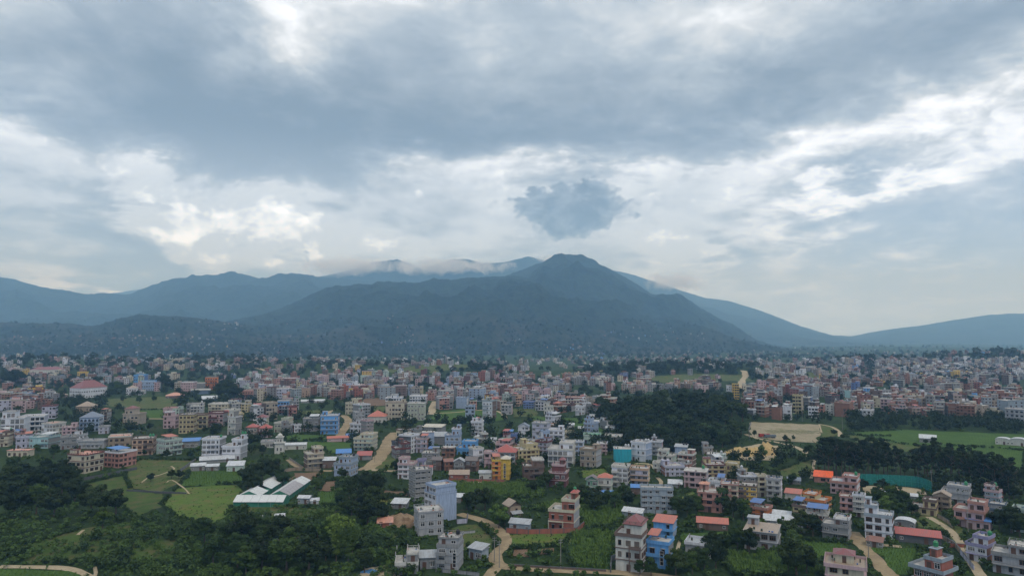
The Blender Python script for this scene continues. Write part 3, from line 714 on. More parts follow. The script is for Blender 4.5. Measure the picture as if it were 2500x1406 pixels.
def house(x0, x1, yt, yb, s, st, front, side=None, opts='', label='', cat='house', name=None, group=None):
    op = {}
    for tkn in opts.split():
        kk, _, vv = tkn.partition('='); op[kk] = vv or True
    r = random.Random(int(x0*7+yb*13))
    k = float(op.get('k', 1.0 if s else .9))
    g, cx, cy, w, d, H, phi, D = place(x0, x1, yt, yb, s, k)
    w, d = max(w, 2.2), max(d, 2.2)
    side = (side or front).replace('_', ' '); trim = str(op.get('trim', front)).replace('_', ' ')
    near = D < 620
    nm = name or ('house' if cat == 'house' else cat.replace(' ', '_'))
    c_, s_ = math.cos(phi), math.sin(phi)
    zc = [float(T(cx+c_*a-s_*b, cy+s_*a+c_*b)) for a in (-w/2, w/2) for b in (-d/2, d/2)]
    zb = g[2]
    root = empty(nm, (cx, cy, zb), phi)
    tag(root, label, cat, group)
    FOOT.append((cx, cy, max(w, d)*.55)); BL.append((root, (x0+x1)/2, yb, label, D))
    fh = H/st
    ft = str(op.get('wt', '')).replace('_', ' ')
    wtrim = frame_b if front in ('brick','peach','salmon','cream','tan','pale yellow','orange','pink','maroon') or ft == 'brown' else frame_w
    if ft == 'white': wtrim = frame_w
    wins = []
    both = 'sw' in op
    style = 'big' if 'big' in op else ('arch' if 'arch' in op else ('shade' if r.random() < .45 else 'plain'))
    if D > 900 and style == 'shade': style = 'plain'
    low = 'low' in op
    def winwalls(wx, wy, ww, dd, z0, nf, dd_door):
        sub = []
        if 'nowin' not in op:
            face_windows(root, ww, dd/2, z0, fh, nf, 0, r, style, wtrim, near, dd_door, sub, floors=None)
        if both or 'nowin' not in op:
            if both or s == 0: face_windows(root, dd, ww/2, z0, fh, nf, 90, r, style, wtrim, near, None, sub)
            if both or s == 0: face_windows(root, dd, ww/2, z0, fh, nf, -90, r, style, wtrim, near, None, sub)
        for (me, a, b_, z, ro) in sub: wins.append((me, a+wx, b_+wy, z, ro))
    step = op.get('step')
    if step and st > 1:
        frac = float(op.get('sf', .55)); ztop = block(root, 0, 0, w, d, 0, st-1, fh, front, side, trim, op, r, near)
        w2 = w*frac; x2 = (w-w2)/2*(1 if step == 'R' else -1 if step == 'L' else 0); d2 = d*(.96 if 'full' in op else .8); y2 = (d-d2)/2
        z2 = ztop+.002
        winwalls(0, 0, w, d, 0, st-1, r.randrange(4))
        op2 = dict(op); op2['over'] = .25
        zt = block(root, x2, y2, w2, d2, z2, 1, fh-.25, front, side, trim, op2, r, near, name='upper_wall', sink=0)
        tmp = []
        face_windows(root, w2, d2/2, z2, fh-.25, 1, 0, r, style if style != 'arch' else 'plain', wtrim, near, 0, tmp)
        for (me, a, b_, z, ro) in tmp: wins.append((me, a+x2, b_+y2, z, ro))
        tw, td, tx, ty = w2, d2, x2, y2
    else:
        zt = block(root, 0, 0, w, d, 0, st, fh, front, side, trim, op, r, near, top=not any(q in op for q in ('hip', 'gable', 'shed', 'dome', 'flatroof')))
        winwalls(0, 0, w, d, 0, st, r.randrange(4)); tw, td, tx, ty = w, d, 0, 0
    # staircase room on the terrace
    if 'pent' in op:
        pw, pd, phh = float(op.get('pw', min(3.6, tw*.42))), float(op.get('pw', min(3.8, td*.5))), 2.4
        ps = {'L': -1, 'R': 1, 'C': -.15}.get(op['pent'] if isinstance(op['pent'], str) else '', r.choice((-1, 1)))
        px_ = tx+ps*(tw-pw)/2*.92; py_ = ty+(td-pd)/2*.8
        p = MB().box(-pw/2, pw/2, -pd/2, pd/2, 0, phh); link('stair_room', p.mesh('stair_room', [paint(front)]), root, (px_, py_, zt+.002))
        if 'phip' in op: link('stair_roof', hip_mesh(pw, pd, 1.3, .5, tin(op['phip']), paint(trim)), root, (px_, py_, zt+phh+.004))
        else: link('stair_roof', slab_mesh(pw, pd, .18, .3, paint(trim)), root, (px_, py_, zt+phh+.004))
        wins.append((door_mesh(.9, 1.9), px_, py_-pd/2, zt+.02, 0))
        tz = zt+phh+.2; tpx, tpy = px_, py_
    else: tz = zt; tpx, tpy = tx+tw*.3, ty+td*.25
    for q in ('hip', 'gable', 'shed', 'dome'):
        if q in op:
            c = str(op[q]).replace('_', ' ')
            if q == 'hip': me = hip_mesh(tw, td, float(op.get('rh', min(tw, td)*.32)), .5, tin(c), paint(trim))
            elif q == 'gable': me = gable_mesh(tw, td, float(op.get('rh', min(tw, td)*.3)), .5, tin(c), paint(front), op.get('ax', 'x'))
            elif q == 'shed': me = shed_mesh(tw, td, float(op.get('rh', .9)), .5, tin(c))
            else: me = dome_mesh(tw, td, float(op.get('rh', tw*.22)), tin(c), paint(side))
            link('roof', me, root, (tx, ty, zt+.005))
    if 'tin' in op:      # sheet canopy on posts over part of the terrace
        c = str(op['tin']).replace('_', ' '); cw, cd = w*float(op.get('tw', .55)), d*.75
        sx = {'L': -1, 'R': 1, 'C': 0}[op.get('ts', r.choice('LR'))]; cxx = sx*(w-cw)/2*.9; z = zt if not step else zt-fh
        if step and sx == {'R': 1, 'L': -1}.get(step, 0): z = zt
        cn = link('canopy', shed_mesh(cw, cd, .7, .35, tin(c)), root, (cxx, 0, z+2.2))
        for a in (-1, 1):
            for b_ in (-1, 1): link('canopy_post', unit_box(rail_m, 'post'), root, (cxx+a*cw*.46, b_*cd*.46, z), scale=(.12, .12, 2.25+(.6 if b_ > 0 else 0)))
    nt = int(op.get('tank', 0)) if op.get('tank') not in (None, True) else (1 if 'tank' in op else 0)
    for q in range(nt):
        link('water_tank', tank_mesh(op.get('tc', r.choice('bbgbw'))), root, (tpx+(q-(nt-1)/2)*1.7, tpy, tz+.003))
    if 'unf' in op:      # unfinished columns with starter bars
        for a in np.linspace(-1, 1, max(2, int(w/3.5)+1)):
            for b_ in (-1, 1): link('column', unit_box(cement, 'column'), root, (a*(w/2-.15), b_*(d/2-.15), zt), scale=(.3, .3, r.uniform(.9, 1.7)))
    if 'bal' in op or ('nobal' not in op and r.random() < .4 and not low and 'nowin' not in op):
        bw = w*r.choice((.45, .6, .98 if 'bal' in op else .5)); sx = r.choice((-1, 1)); bx = sx*(w-bw)/2
        nb = st-1 if step else st
        for fl in range(1, nb): link('balcony', balcony_mesh(bw, 1.1, paint(trim), 'solid' if r.random() < .5 else 'bars'), root, (bx, -d/2-(.26 if 'noslab' not in op else 0), fl*fh+.15))
        if 'pillars' in op:
            for a in (-1, 1): link('column', unit_box(paint(trim), 'column'), root, (bx+a*(bw/2-.15), -d/2-1.2, -1), scale=(.28, .28, (nb-1)*fh+1.0))
    if 'strip' in op:    # tall stair glazing
        sx = float(op['strip']) if op['strip'] is not True else .3
        link('stair_window', window_mesh(1.1, H-3.2, 1, 'tall', frame_w), root, (sx*w, -d/2-.05, 1.2))
    if D < 900 and not any(q in op for q in ('hip', 'gable', 'shed', 'dome')):   # pots, racks and bits left on the terrace
        b = MB(); n = r.randint(4, 10)
        for q in range(n):
            a, c_2 = r.uniform(-.44, .44)*w, r.choice((-.44, .44, r.uniform(-.4, .4)))*d; h_ = r.uniform(.35, .9); e = r.uniform(.15, .4)
            zz_ = (zt-fh if (step and not (abs(a-tx) < tw/2+.4 and abs(c_2-ty) < td/2+.4)) else zt)+.03
            if step and zz_ < zt-1 and False: continue
            b.box(a-e, a+e, c_2-e, c_2+e, zz_, zz_+h_*.5, r.choice((0, 1, 2, 4)))
            if r.random() < .5: b.box(a-e*.8, a+e*.8, c_2-e*.8, c_2+e*.8, zz_+h_*.5+.01, zz_+h_+.4, 3)
        o_ = link('terrace_clutter', b.mesh('terrace_clutter', [paint('salmon'), paint('off-white'), paint('brown'), leaf_pot, tin('blue')]), root); o_['kind'] = 'stuff'
    # windows: each its own part where they show, joined where too small to pick apart
    if D < 660:
        for (me, a, b_, z, ro) in wins: link('door' if me.name.startswith('door') else 'window', me, root, (a, b_, z), ro)
    else:
        v = []; f = []; ix = []
        for (me, a, b_, z, ro) in wins:
            c2, s2 = math.cos(ro), math.sin(ro); base = len(v)
            ww = max(abs(q.co.x) for q in me.vertices); hh = max(q.co.z for q in me.vertices)
            for (e, q, m_) in ((ww, -.05, 0), (ww*.86, -.09, 1)):
                o_ = len(v); t_ = 0 if m_ == 0 else .12
                for (X, Z) in ((-e, t_), (e, t_), (e, hh-t_), (-e, hh-t_)): v.append((a+X*c2-q*s2, b_+X*s2+q*c2, z+Z))
                f.append((o_, o_+1, o_+2, o_+3)); ix.append(m_)
        if v:
            wo_ = link('window', mesh_from('window', v, f, [wtrim if wtrim is not frame_w else cement, glass_m], ix), root); wo_['kind'] = 'stuff'
    return root

def shed(x0, x1, yt, yb, s, roof, wall, label, k=.7, kind='shed', rh=None, cat='shed', name=None, win=True, ax='x'):
    """small sheet-roofed building; yt = eaves"""
    g, cx, cy, w, d, H, phi, D = place(x0, x1, yt, yb, s, k)
    nm = name or 'shed'; root = empty(nm, (cx, cy, g[2]), phi); tag(root, label, cat)
    FOOT.append((cx, cy, max(w, d)*.55)); BL.append((root, (x0+x1)/2, yb, label, D))
    H = max(H, 1.8)
    link('wall', MB().box(-w/2, w/2, -d/2, d/2, -2, H).mesh('wall', [paint(wall)]), root)
    rh = rh or min(w, d)*.22
    if kind == 'shed': me = shed_mesh(w, d, rh, .4, tin(roof))
    elif kind == 'gable': me = gable_mesh(w, d, rh, .45, tin(roof), paint(wall), ax)
    elif kind == 'hip': me = hip_mesh(w, d, rh, .5, tin(roof), paint(wall))
    else: me = dome_mesh(w, d, rh, tin(roof), paint(wall))
    link('roof', me, root, (0, 0, H+.003))
    if win:
        r = random.Random(int(x0*3+yb)); link('door', door_mesh(), root, (r.uniform(-.3, .3)*w, -d/2, 0))
        for a in (-.38, .38):
            if w > 4: link('window', window_mesh(1.0, .9, 2, 'plain', frame_w), root, (a*w, -d/2, 1.0))
    return root

# ================================================================ the houses seen in the photograph
H_ = house
HL = [
# ---- left foreground
(163,253,1112,1156,-.48,3,'cream','cream','trim=maroon sw wt=brown roof=salmon tank=1 tc=b pent=L','cream three storey house with a maroon banded terrace above the dark trees at far left'),
(253,333,1108,1142,-.45,3,'salmon','salmon','sw wt=brown tin=bright_blue ts=L tw=.7 par=solid','salmon house with a bright blue canopy over its terrace'),
(264,324,1068,1092,.1,2,'tan','tan','roof=salmon nobal','tan two storey house with a salmon roof slab behind the salmon house'),
(321,382,1072,1111,.15,3,'peach','peach','trim=brown sw bal tank=2 tc=g','peach house with balconies and green tanks right of the tan house'),
(381,444,1077,1113,-.35,3,'mint','mint','sw tin=coral ts=C tw=.6','mint green house with a sloping coral canopy raised over its roof'),
(442,490,1078,1093,.1,1,'grey','grey','shed=bright_blue low','grey single storey house with a bright blue sheet roof beside the white block'),
(492,551,1074,1123,.27,4,'white','grey','tank=1 tc=g bal','white four storey block with a bare grey side wall, left one of the pair'),
(541,604,1077,1123,.28,3,'white','pale grey','step=R tank=2 tc=g pent=R','white three storey house with a stepped left terrace, right one of the pair'),
(189,268,1079,1096,.2,1,'pale grey','white','k=.5 nobal low','long low grey house with a white parapet behind the cream house'),
(71,147,1070,1095,.40,2,'aqua','grey','tin=white ts=R tw=.5 k=.8','light aqua two storey house with a bare grey side and white canopy'),
(100,160,1036,1064,-.45,3,'off-white','white','big roof=salmon sw nobal','off-white modern building with wide glazing and an orange roof deck'),
(0,72,1008,1064,.2,4,'white','white','big step=L nobal','large white block with wide windows at the left edge'),
(50,117,1018,1052,.15,3,'white','lavender','big bal','white house with deep shaded balconies right of the large white block'),
(38,80,1068,1094,.1,2,'lavender','lavender','tin=coral tw=.4','small lavender house with a scrap of coral roofing'),
(16,84,1101,1116,.25,1,'cream','cream','k=.5 flatroof roof=salmon low trim=salmon','low cream bungalow with a broad orange roof slab at far left'),
(193,253,1020,1053,.2,3,'pale blue','white','arch trim=slate_blue sw hip=slate','pale blue house with arched windows and slate blue bands'),
(299,357,1000,1037,.35,3,'beige','beige','step=L hip=maroon nobal','beige house with small maroon hipped roofs between trees'),
(398,440,1008,1046,.3,4,'pink','pink','step=L sw','tall pale pink house left of the yellow pair'),
(436,482,1013,1058,.2,4,'pale yellow','pale yellow','trim=brown wt=brown sw','pale yellow four storey house, left one of the yellow pair'),
(473,508,1014,1047,.1,3,'pale yellow','pale yellow','trim=brown wt=brown bal','pale yellow three storey house, right one of the yellow pair'),
(508,556,1010,1042,.25,3,'pink','grey','trim=maroon bal','pink house with maroon bands beside the round dark tree'),
(147,186,1069,1096,.0,2,'grey','grey','unf nobal','grey unfinished concrete house right of the aqua house'),
(555,590,1005,1062,.45,4,'off-white','grey','step=L','narrow off-white house with a tall blank grey side'),
(101,141,992,1022,.15,3,'lavender','lavender','trim=maroon sw','lavender house with maroon slab edges behind the white block'),
(184,238,993,1015,.25,2,'tan','tan','trim=brown hip=tan sw','tan villa with gabled brown roofs behind the pale blue house'),
(0,30,1060,1084,.2,2,'grey','grey','','small grey house at the left edge below the white block'),
# ---- centre-left foreground
(741,790,1098,1143,-.18,4,'beige','brown','bal trim=cream wt=white step=R','beige four storey house with open balconies beside the curved lane'),
(815,874,1121,1164,.32,3,'pale blue','pale blue','sw trim=blue-grey step=R sf=.8 tank=1 tc=b','pale blue house with grey bands beside the dirt road'),
(863,922,1064,1101,.25,4,'mint','pale green','trim=cream sw step=R sf=.7 bal','pale mint four storey house with cream parapets left of the dirt road'),
(782,829,1016,1060,.1,4,'sky blue','blue','trim=pale_blue sw pent bal','bright blue five level house behind the coral roofed hall'),
(854,898,1027,1057,.35,3,'white','grey','sf=.6 step=R','white fronted house with a slate grey side near the coral hipped roof'),
(897,946,1018,1032,.1,1,'off-white','off-white','hip=coral low','low white house under a coral hipped roof'),
(941,993,984,1026,.12,4,'cream','beige','sw trim=beige k=.6 nobal pent','large cream four storey block, left one beside the green block'),
(994,1040,986,1026,.1,4,'pale green','pale green','strip=.15 sw k=.7 nobal','pale green block with a dark vertical strip of stair glazing'),
(739,781,1024,1053,.1,2,'grey','brown','bal tin=white','grey house with dark open verandas left of the blue house'),
(669,715,1024,1056,.3,3,'pale green','cream','sw step=R nobal','pale green house with a stepped terrace above the white greenhouse'),
(626,656,1020,1040,.2,2,'white','cream','hip=maroon','small white house with a red gable right of the tall beige block'),
(600,634,1044,1066,.2,2,'beige','brick','trim=maroon hip=red','beige house under a red roof, left one of the two red roofs'),
(632,665,1046,1068,.1,2,'pink','beige','trim=maroon hip=red','pink house under a red hipped roof among bushes'),
(637,677,985,1025,-.3,4,'beige','brown','nobal trim=beige','tall beige block with a brown side wall panel'),
(974,1024,1066,1107,-.58,4,'white','dark grey','nobal unf','house with a tall dark cement side facing the dirt road'),
(967,1020,1051,1066,.1,1,'cream','cream','arch trim=brown low k=.5','long cream single storey house with arched openings at the road head'),
(1030,1060,1056,1092,.05,3,'pale blue','pale blue','nowin nobal par=none','blank pale blue block, left end of the factory'),
(1086,1127,1050,1092,.15,3,'pale blue','pale blue','pent=R sw nobal step=R','tall pale blue building, right end of the factory'),
(1029,1089,1044,1058,.2,1,'grey','grey','shed=cream low k=.8 nobal','grey hall with a broad cream roof behind the pale blue factory'),
(1056,1092,1066,1086,.1,1,'grey','grey','gable=grey low nowin nobal','low grey hall joining the two pale blue blocks'),
(1150,1181,1031,1064,.15,4,'white','white','pent tank=1 tc=g big','slim white four storey house with green tanks behind the bright blue house'),
(1115,1168,1082,1112,.15,2,'sky blue','sky blue','trim=sky_blue step=R sf=.75 sw wt=brown','bright blue house with a stepped top storey in the middle of town'),
(1144,1180,1098,1138,-.3,3,'white','pale grey','par=solid nobal','white house with a dark side panel right of the brick shell'),
(1182,1214,1107,1143,.1,3,'pink','pink','bal','pale pink house left of the orange and yellow house'),
(1200,1222,1126,1172,-.1,4,'orange','orange','bal trim=yellow k=1.6 tin=coral ts=C tw=.8','orange balconied half of the orange and yellow house'),
(1223,1247,1122,1171,.15,4,'yellow','yellow','strip=-.05 k=1.5 nobal nowin hip=cream','bright yellow half of the orange and yellow house with a tall arched window'),
(1078,1112,1094,1116,.1,2,'brick','brick','unf nobal par=none','unfinished brick shell below the bright blue house'),
(1043,1075,1106,1129,.2,2,'pink','brick','tin=blue tw=.9 ts=C nobal','small pink house with a blue sheet roof left of the brick shell'),
(1055,1082,1124,1148,.2,2,'brown','brick','gable=dark nobal','old dark brick house, leftmost of the old brick row'),
(1080,1107,1128,1149,-.2,2,'brick','brown','gable=rust nobal','old brick house with a rusty roof, second of the old brick row'),
(1108,1136,1128,1152,.1,2,'grey','brown','gable=grey ax=y bal','old house with a pale tin gable, third of the old brick row'),
(1136,1170,1126,1151,.2,2,'brown','brick','gable=dark bal','old brown house with timber veranda, rightmost of the old brick row'),
(971,1018,1124,1170,.22,4,'white','pink','trim=pink sw step=L','white house with pink edged floors behind the tall grey tower'),
(1018,1040,1126,1150,.2,2,'violet','white','','small violet and white house behind the tall grey tower'),
(997,1054,1150,1225,.72,6,'grey','grey','sw unf nobal k=.9 noslab over=.12','tall bare grey concrete tower of six floors'),
(1035,1115,1192,1276,.64,5,'white','pale blue','k=1.1 trim=pale_blue noslab over=.1 nobal step=C sf=.85 full','tall narrow house with a blank pale blue flank rising over the lane'),
(1009,1083,1252,1308,-.17,3,'pale grey','pale grey','par=posts sw wt=white over=.2 trim=pale_grey nobal','grey three storey cement house with a posted parapet below the blank blue flank'),
(964,1023,1358,1402,.04,2,'grey','pale grey','step=R sf=.48 unf trim=off-white over=.12','grey half finished two storey house with corner posts at the bottom edge'),
(1026,1066,1362,1388,.0,1,'grey','grey','low nobal bal shed=grey','low grey shack with a sheet roof between two cement houses'),
(1066,1132,1320,1394,.22,4,'pale grey','pale grey','step=C sf=.95 strip=.34 bal pillars tank=1 tc=b trim=grey over=.18','grey four storey cement house with white columns and a cream terrace'),
(1144,1193,1344,1369,.35,1,'blue-grey','blue-grey','shed=grey low nobal k=.8','blue-grey block hut with a metal roof beside the winding lane'),
# ---- centre foreground
(1277,1318,1108,1121,.1,1,'white','white','trim=maroon low k=.6 roof=maroon','white top floor room with a maroon edge behind the dark brick house'),
(1274,1329,1128,1171,-.1,3,'brown','brick','wt=brown step=R bal nobal','dark brown brick house with an open ground floor near the yellow house'),
(1340,1389,1140,1189,.15,3,'maroon','maroon','trim=pink wt=white step=C sf=.7 phip=maroon pent tc=g','maroon house with pink parapets and white balcony'),
(1338,1406,1086,1141,.12,4,'white','off-white','big bal trim=off-white step=R','large white modern house with big windows above the maroon house'),
(1416,1469,1100,1141,.25,3,'beige','pale grey','wt=white pent=R trim=tan nobal','beige three storey house with a grey side left of the turquoise block'),
(1497,1542,1097,1129,-.05,3,'turquoise','turquoise','nowin nobal par=none tank=2 tc=w over=.05 noslab','blank turquoise block wall'),
(1541,1592,1083,1127,.3,3,'white','pale blue','tank=2 tc=w nobal','white three storey house right of the turquoise block'),
(1590,1619,1080,1112,.1,3,'pale grey','pink','pent tank=1 tc=w','pale grey house with a steel tank in front of the wood'),
(1594,1623,1133,1153,.1,2,'off-white','white','par=solid nobal','small white house with a low terrace beside the footpath'),
(1605,1652,1104,1136,.2,3,'off-white','mint','step=L bal','off-white house with mint green ground floor'),
(1648,1680,1092,1120,.1,2,'pale blue','grey','tank=2 tc=b shed=grey','pale blue house cluttered with pipes before the wood'),
(1656,1700,1112,1147,.2,3,'salmon','brown','bal pent trim=off-white','salmon brick house with a cluttered terrace right of the mint ground floor'),
(1726,1772,1110,1139,.05,2,'grey','grey','unf wt=white bal k=.7 flatroof','grey unfinished house with a floating flat roof near the sandy bank'),
(1494,1539,1142,1190,.15,4,'white','dark grey','big bal trim=off-white','white and dark grey modern house with open terraces'),
(1539,1587,1148,1186,.1,3,'lavender','cream','trim=peach bal','lavender and cream house above the pale blue-grey block'),
(1563,1644,1196,1249,-.04,4,'blue-grey','blue-grey','trim=blue-grey k=.5 wt=white over=.25 par=solid nobal','wide blue-grey four storey block with white windows'),
(1670,1731,1152,1192,.1,3,'pink','pale grey','strip=.38 tank=1 tc=g par=none nobal','pinkish grey three storey block with vertical glass strips'),
(1770,1825,1138,1168,.15,2,'pale yellow','cream','par=solid wt=brown sf=.6 step=L','pale yellow two storey house above the lavender blue house'),
(1704,1768,1205,1251,.1,3,'salmon','pink','trim=salmon wt=brown sw phip=salmon pent tank=1','salmon pink house with a notched gable beside leafy trees'),
(1731,1773,1178,1212,.1,2,'white','lavender','bal tin=blue tw=.4','white house with blue clutter on its terrace'),
(1762,1805,1184,1238,.05,4,'cream','cream','trim=salmon bal','cream house with salmon floor bands left of the yellow house'),
(1803,1850,1188,1238,.05,4,'yellow','pale yellow','trim=brown bal wt=white','yellow four storey house with brown bands'),
(1340,1416,1228,1299,.20,3,'rust red','pale grey','trim=cream wt=brown step=R sf=.52 pent=R phip=red tank=1 tc=g bal pillars','brick red house with cream frame posts and a green tank'),
(1503,1582,1284,1398,.20,4,'off-white','off-white','trim=brown sw wt=brown step=R sf=.66 hip=maroon rh=2.4 bal pillars full','tall white house with maroon hipped roofs beside the blue houses'),
(1596,1653,1278,1313,.18,2,'sky blue','pale blue','trim=sky_blue shed=coral rh=1.1 strip=-.25 bal wt=brown','sky blue house with a coral roof, upper one of the blue pair'),
(1580,1646,1330,1389,.20,2,'sky blue','grey','trim=sky_blue strip=.18 wt=brown tin=coral ts=L tw=.42 nobal bal','sky blue house with a flat terrace and tall strip window, lower of the pair'),
(1431,1462,1172,1204,.1,2,'green','mint','trim=off-white bal gable=dark ax=y','green and white house with a pointed gable front'),
(1460,1496,1168,1202,.1,2,'off-white','mint','trim=off-white hip=coral bal','white house with a small coral roof under a dark red tree'),
(1265,1293,1042,1068,.1,3,'white','white','gable=slate ax=y nobal','white three storey house with a grey gable in the north of the dense block'),
(1306,1344,1056,1098,-.2,3,'pale blue','white','step=R nobal k=.9','tall pale blue wall of the stepped white house'),
(1340,1379,1052,1092,.1,4,'white','white','bal pent','white stepped house beside the pale blue wall'),
(1243,1270,1090,1117,.1,3,'white','off-white','trim=maroon k=1','white house with a rust red terrace left of the grey block'),
(1268,1298,1076,1110,.3,3,'blue','grey','nobal','dark blue and grey house in the middle of the dense block'),
(1294,1329,1080,1108,.1,3,'pale grey','grey','','pale grey house right of the dark blue house'),
(1238,1264,1062,1088,.1,2,'blue','blue','tin=bright_blue','blue house under a bright blue canopy below the grey gable'),
(1212,1244,1084,1112,.0,3,'grey','grey','tin=green bal trim=pink','grey house with striped balcony and green awning'),
(1310,1356,1040,1054,.1,1,'salmon','salmon','low','long salmon low house behind the stepped white house'),
(1458,1483,1084,1110,.1,3,'pink','pink','sw','small pink house left of the turquoise block'),
(1402,1426,1080,1112,.1,3,'pale blue','white','nobal','pale blue house wedged right of the large white modern house'),
(1425,1467,1064,1082,.0,2,'mint','grey','bal roof=green','greenish house with a long veranda near the wood'),
(1475,1520,1068,1092,.1,2,'grey','brown','unf bal','grey open terraced house at the foot of the wood'),
(1478,1502,1048,1060,.2,1,'white','white','gable=white low','tiny white roofed house on the green slope by the wood'),
(1380,1404,1056,1078,.1,2,'cream','white','','small cream house below the white sheds'),
# ---- right foreground
(1846,1872,1164,1214,-.2,4,'cream','off-white','trim=cream nobal','cream slab sided house with a brown panel'),
(1872,1911,1172,1226,.1,4,'off-white','white','trim=pale_grey wt=white bal','off-white house with a dark strip right of the cream slab'),
(1829,1886,1245,1264,.25,2,'orange','orange','trim=salmon tin=blue ts=L tw=.6 wt=brown nobal','orange house with a blue sheet roof'),
(1917,1958,1206,1228,.1,2,'off-white','cream','shed=coral bal','white house with a coral sheet roof'),
(1957,2031,1214,1250,.25,3,'pale yellow','pale yellow','trim=orange step=L wt=brown nobal sw','yellow house with a bright orange roof edge'),
(1988,2034,1165,1178,.05,1,'salmon','salmon','gable=orange low rh=2.6 nobal','house under a vivid orange pitched roof'),
(2027,2101,1168,1208,.12,3,'pink','white','trim=salmon step=R bal roof=white tank=1 tc=g','pink and white house beside the vivid orange roof'),
(2052,2088,1214,1258,.1,3,'pink','pink','trim=salmon bal','pink house with many cluttered balconies'),
(2084,2114,1212,1262,.1,4,'off-white','pink','bal','narrow off-white house left of the tall white house'),
(2112,2185,1244,1318,.08,4,'white','white','trim=blue-grey wt=brown step=L sf=.45 sw roof=white pent=L over=.2','tall white house with grey panels beside the domed shed'),
(1936,1984,1240,1278,.25,3,'pale yellow','grey','trim=brown tin=blue','yellow house with a worn blue roof behind the brick and blue house'),
(1970,2026,1258,1294,.1,3,'brick','brown','trim=off-white tin=blue tw=.95 ts=C bal','brick house with a faded blue sheet roof'),
(2008,2080,1272,1318,.12,3,'grey','pale grey','unf wt=white bal step=R','grey unfinished cement house above the straight dirt road'),
(1817,1908,1300,1345,.12,2,'pale grey','pale grey','k=1.2 roof=tan wt=brown over=.4 par=none pent=L nobal','grey two storey house with a large bare flat roof'),
(2227,2292,1226,1258,.1,2,'pale yellow','pale yellow','trim=brown wt=brown step=R bal','yellow villa with an external stair beside the field'),
(2280,2324,1212,1250,.1,3,'tan','tan','gable=tan ax=y bal nobal','tan house with a pointed gable behind the yellow villa'),
(2300,2373,1192,1231,.1,3,'pale grey','grey','trim=pale_grey step=R sf=.8 bal tank=1 tc=g','pale grey house with a wide parapet below the netted ground'),
(2330,2416,1232,1290,.15,3,'pink','salmon','trim=salmon wt=brown step=R sw bal','large pink house with salmon roof edges at right'),
(2360,2424,1272,1294,.1,1,'pink','pink','shed=bright_blue low','pink lower wing with a bright blue sheet roof'),
(2416,2477,1236,1276,.1,3,'pale grey','white','trim=slate_blue bal step=L sf=.7','pale grey house with slate blue parapets left of the edge'),
(2476,2520,1245,1300,.1,3,'mint','pink','bal','mint green house cut by the right edge'),
(2360,2432,1318,1374,.3,3,'white','brick','trim=violet wt=white step=R sf=.7 tank=1 tc=g k=1.3','white house with violet parapets and a green tank'),
(2424,2520,1338,1404,.08,3,'pale grey','grey','trim=grey wt=brown step=R bal','grey cement house in the bottom right corner'),
(2232,2330,1371,1450,.30,3,'rust red','rust red','trim=blue-grey wt=white step=R sf=.6 bal over=1.1 pent=L tank=1 tc=g full k=.9 par=solid','dark red house with blue-grey terraces in the bottom right'),
(2022,2112,1386,1452,.02,3,'cream','off-white','trim=pink wt=brown over=1.0 pent=C phip=maroon pw=5.2 roof=tan par=solid nobal','cream house with a pink roofed rooftop room at the bottom edge'),
(1673,1754,1334,1362,.12,1,'pale grey','grey','roof=grey low unf wt=white bal k=.8','single storey cement house overgrown by trees'),
# ---- middle distance
(169,262,948,972,-.3,2,'white','white','k=.6 sw hip=maroon rh=9 par=none nobal over=.3','white villa with a tall maroon pyramid roof'),
(72,161,903,916,.1,1,'off-white','white','hip=maroon rh=5 k=.4 low nobal','large hall under a long dull red roof on the left ridge'),
(188,216,909,925,.1,3,'yellow','yellow','bal','bright yellow house on the left ridge'),
(326,361,916,937,.2,3,'sky blue','blue','nobal','vivid blue house left of the dark tree'),
(344,382,931,954,.1,3,'pale blue','sky blue','trim=sky_blue','pale blue house with blue bands before the vivid blue house'),
(307,357,949,964,.1,2,'white','white','step=L hip=tan nobal','white house with a small tan roof below the blue houses'),
(441,480,934,959,.25,4,'pink','pink','sw nobal','pink four storey house on the left knoll'),
(479,501,936,955,.1,3,'grey','grey','nowin nobal','blank grey block right of the pink house'),
(500,533,921,951,.1,4,'orange','orange','bal trim=brown','orange balconied block beside the big dark tree'),
(466,514,953,962,.0,1,'slate blue','slate blue','low nowin nobal','long dark blue hall below the grey block'),
(591,627,955,976,.1,3,'salmon','salmon','bal','salmon pink house right of the big dark tree'),
(631,661,956,974,.1,3,'pale yellow','pale yellow','bal trim=brown','pale yellow house right of the salmon house'),
(398,440,998,1010,.2,2,'pink','pink','roof=coral','low pink house with a coral terrace above the tall pink house'),
(508,568,988,1008,.2,3,'cream','cream','bal','cream terraced block above the yellow pair'),
(455,500,988,1006,.1,2,'grey','brown','unf','dark unfinished house between pink and cream blocks'),
(675,711,950,978,.2,4,'lavender','grey','nobal','lavender grey block above the blue house'),
(677,711,980,1007,.15,3,'sky blue','grey','nobal','blue house with a tall grey flank right of the beige block'),
(843,884,976,1012,.3,4,'cream','brick','step=R nobal','cream and dark brick house with a white roof wing'),
(880,904,918,937,.1,4,'mint','white','nowin nobal','blank mint white tower block in the far brick belt'),
(837,865,932,952,.1,3,'pale grey','grey','','pale grey block in the central brick belt'),
(688,726,924,951,.1,4,'brick','mint','trim=pink bal','brick block with a mint side in the central belt'),
(941,985,966,986,.1,3,'white','pale blue','step=C sf=.4 bal','wide white block with a central tower above the cream block'),
(1000,1044,968,988,.1,3,'white','pink','bal','white block with tall bays right of the wide white block'),
(1113,1144,972,997,.15,3,'pale blue','white','nowin nobal','blank pale blue wall by the green field'),
(1136,1160,992,1018,.1,3,'pale blue','pale blue','nobal','small pale blue cube house on the green field'),
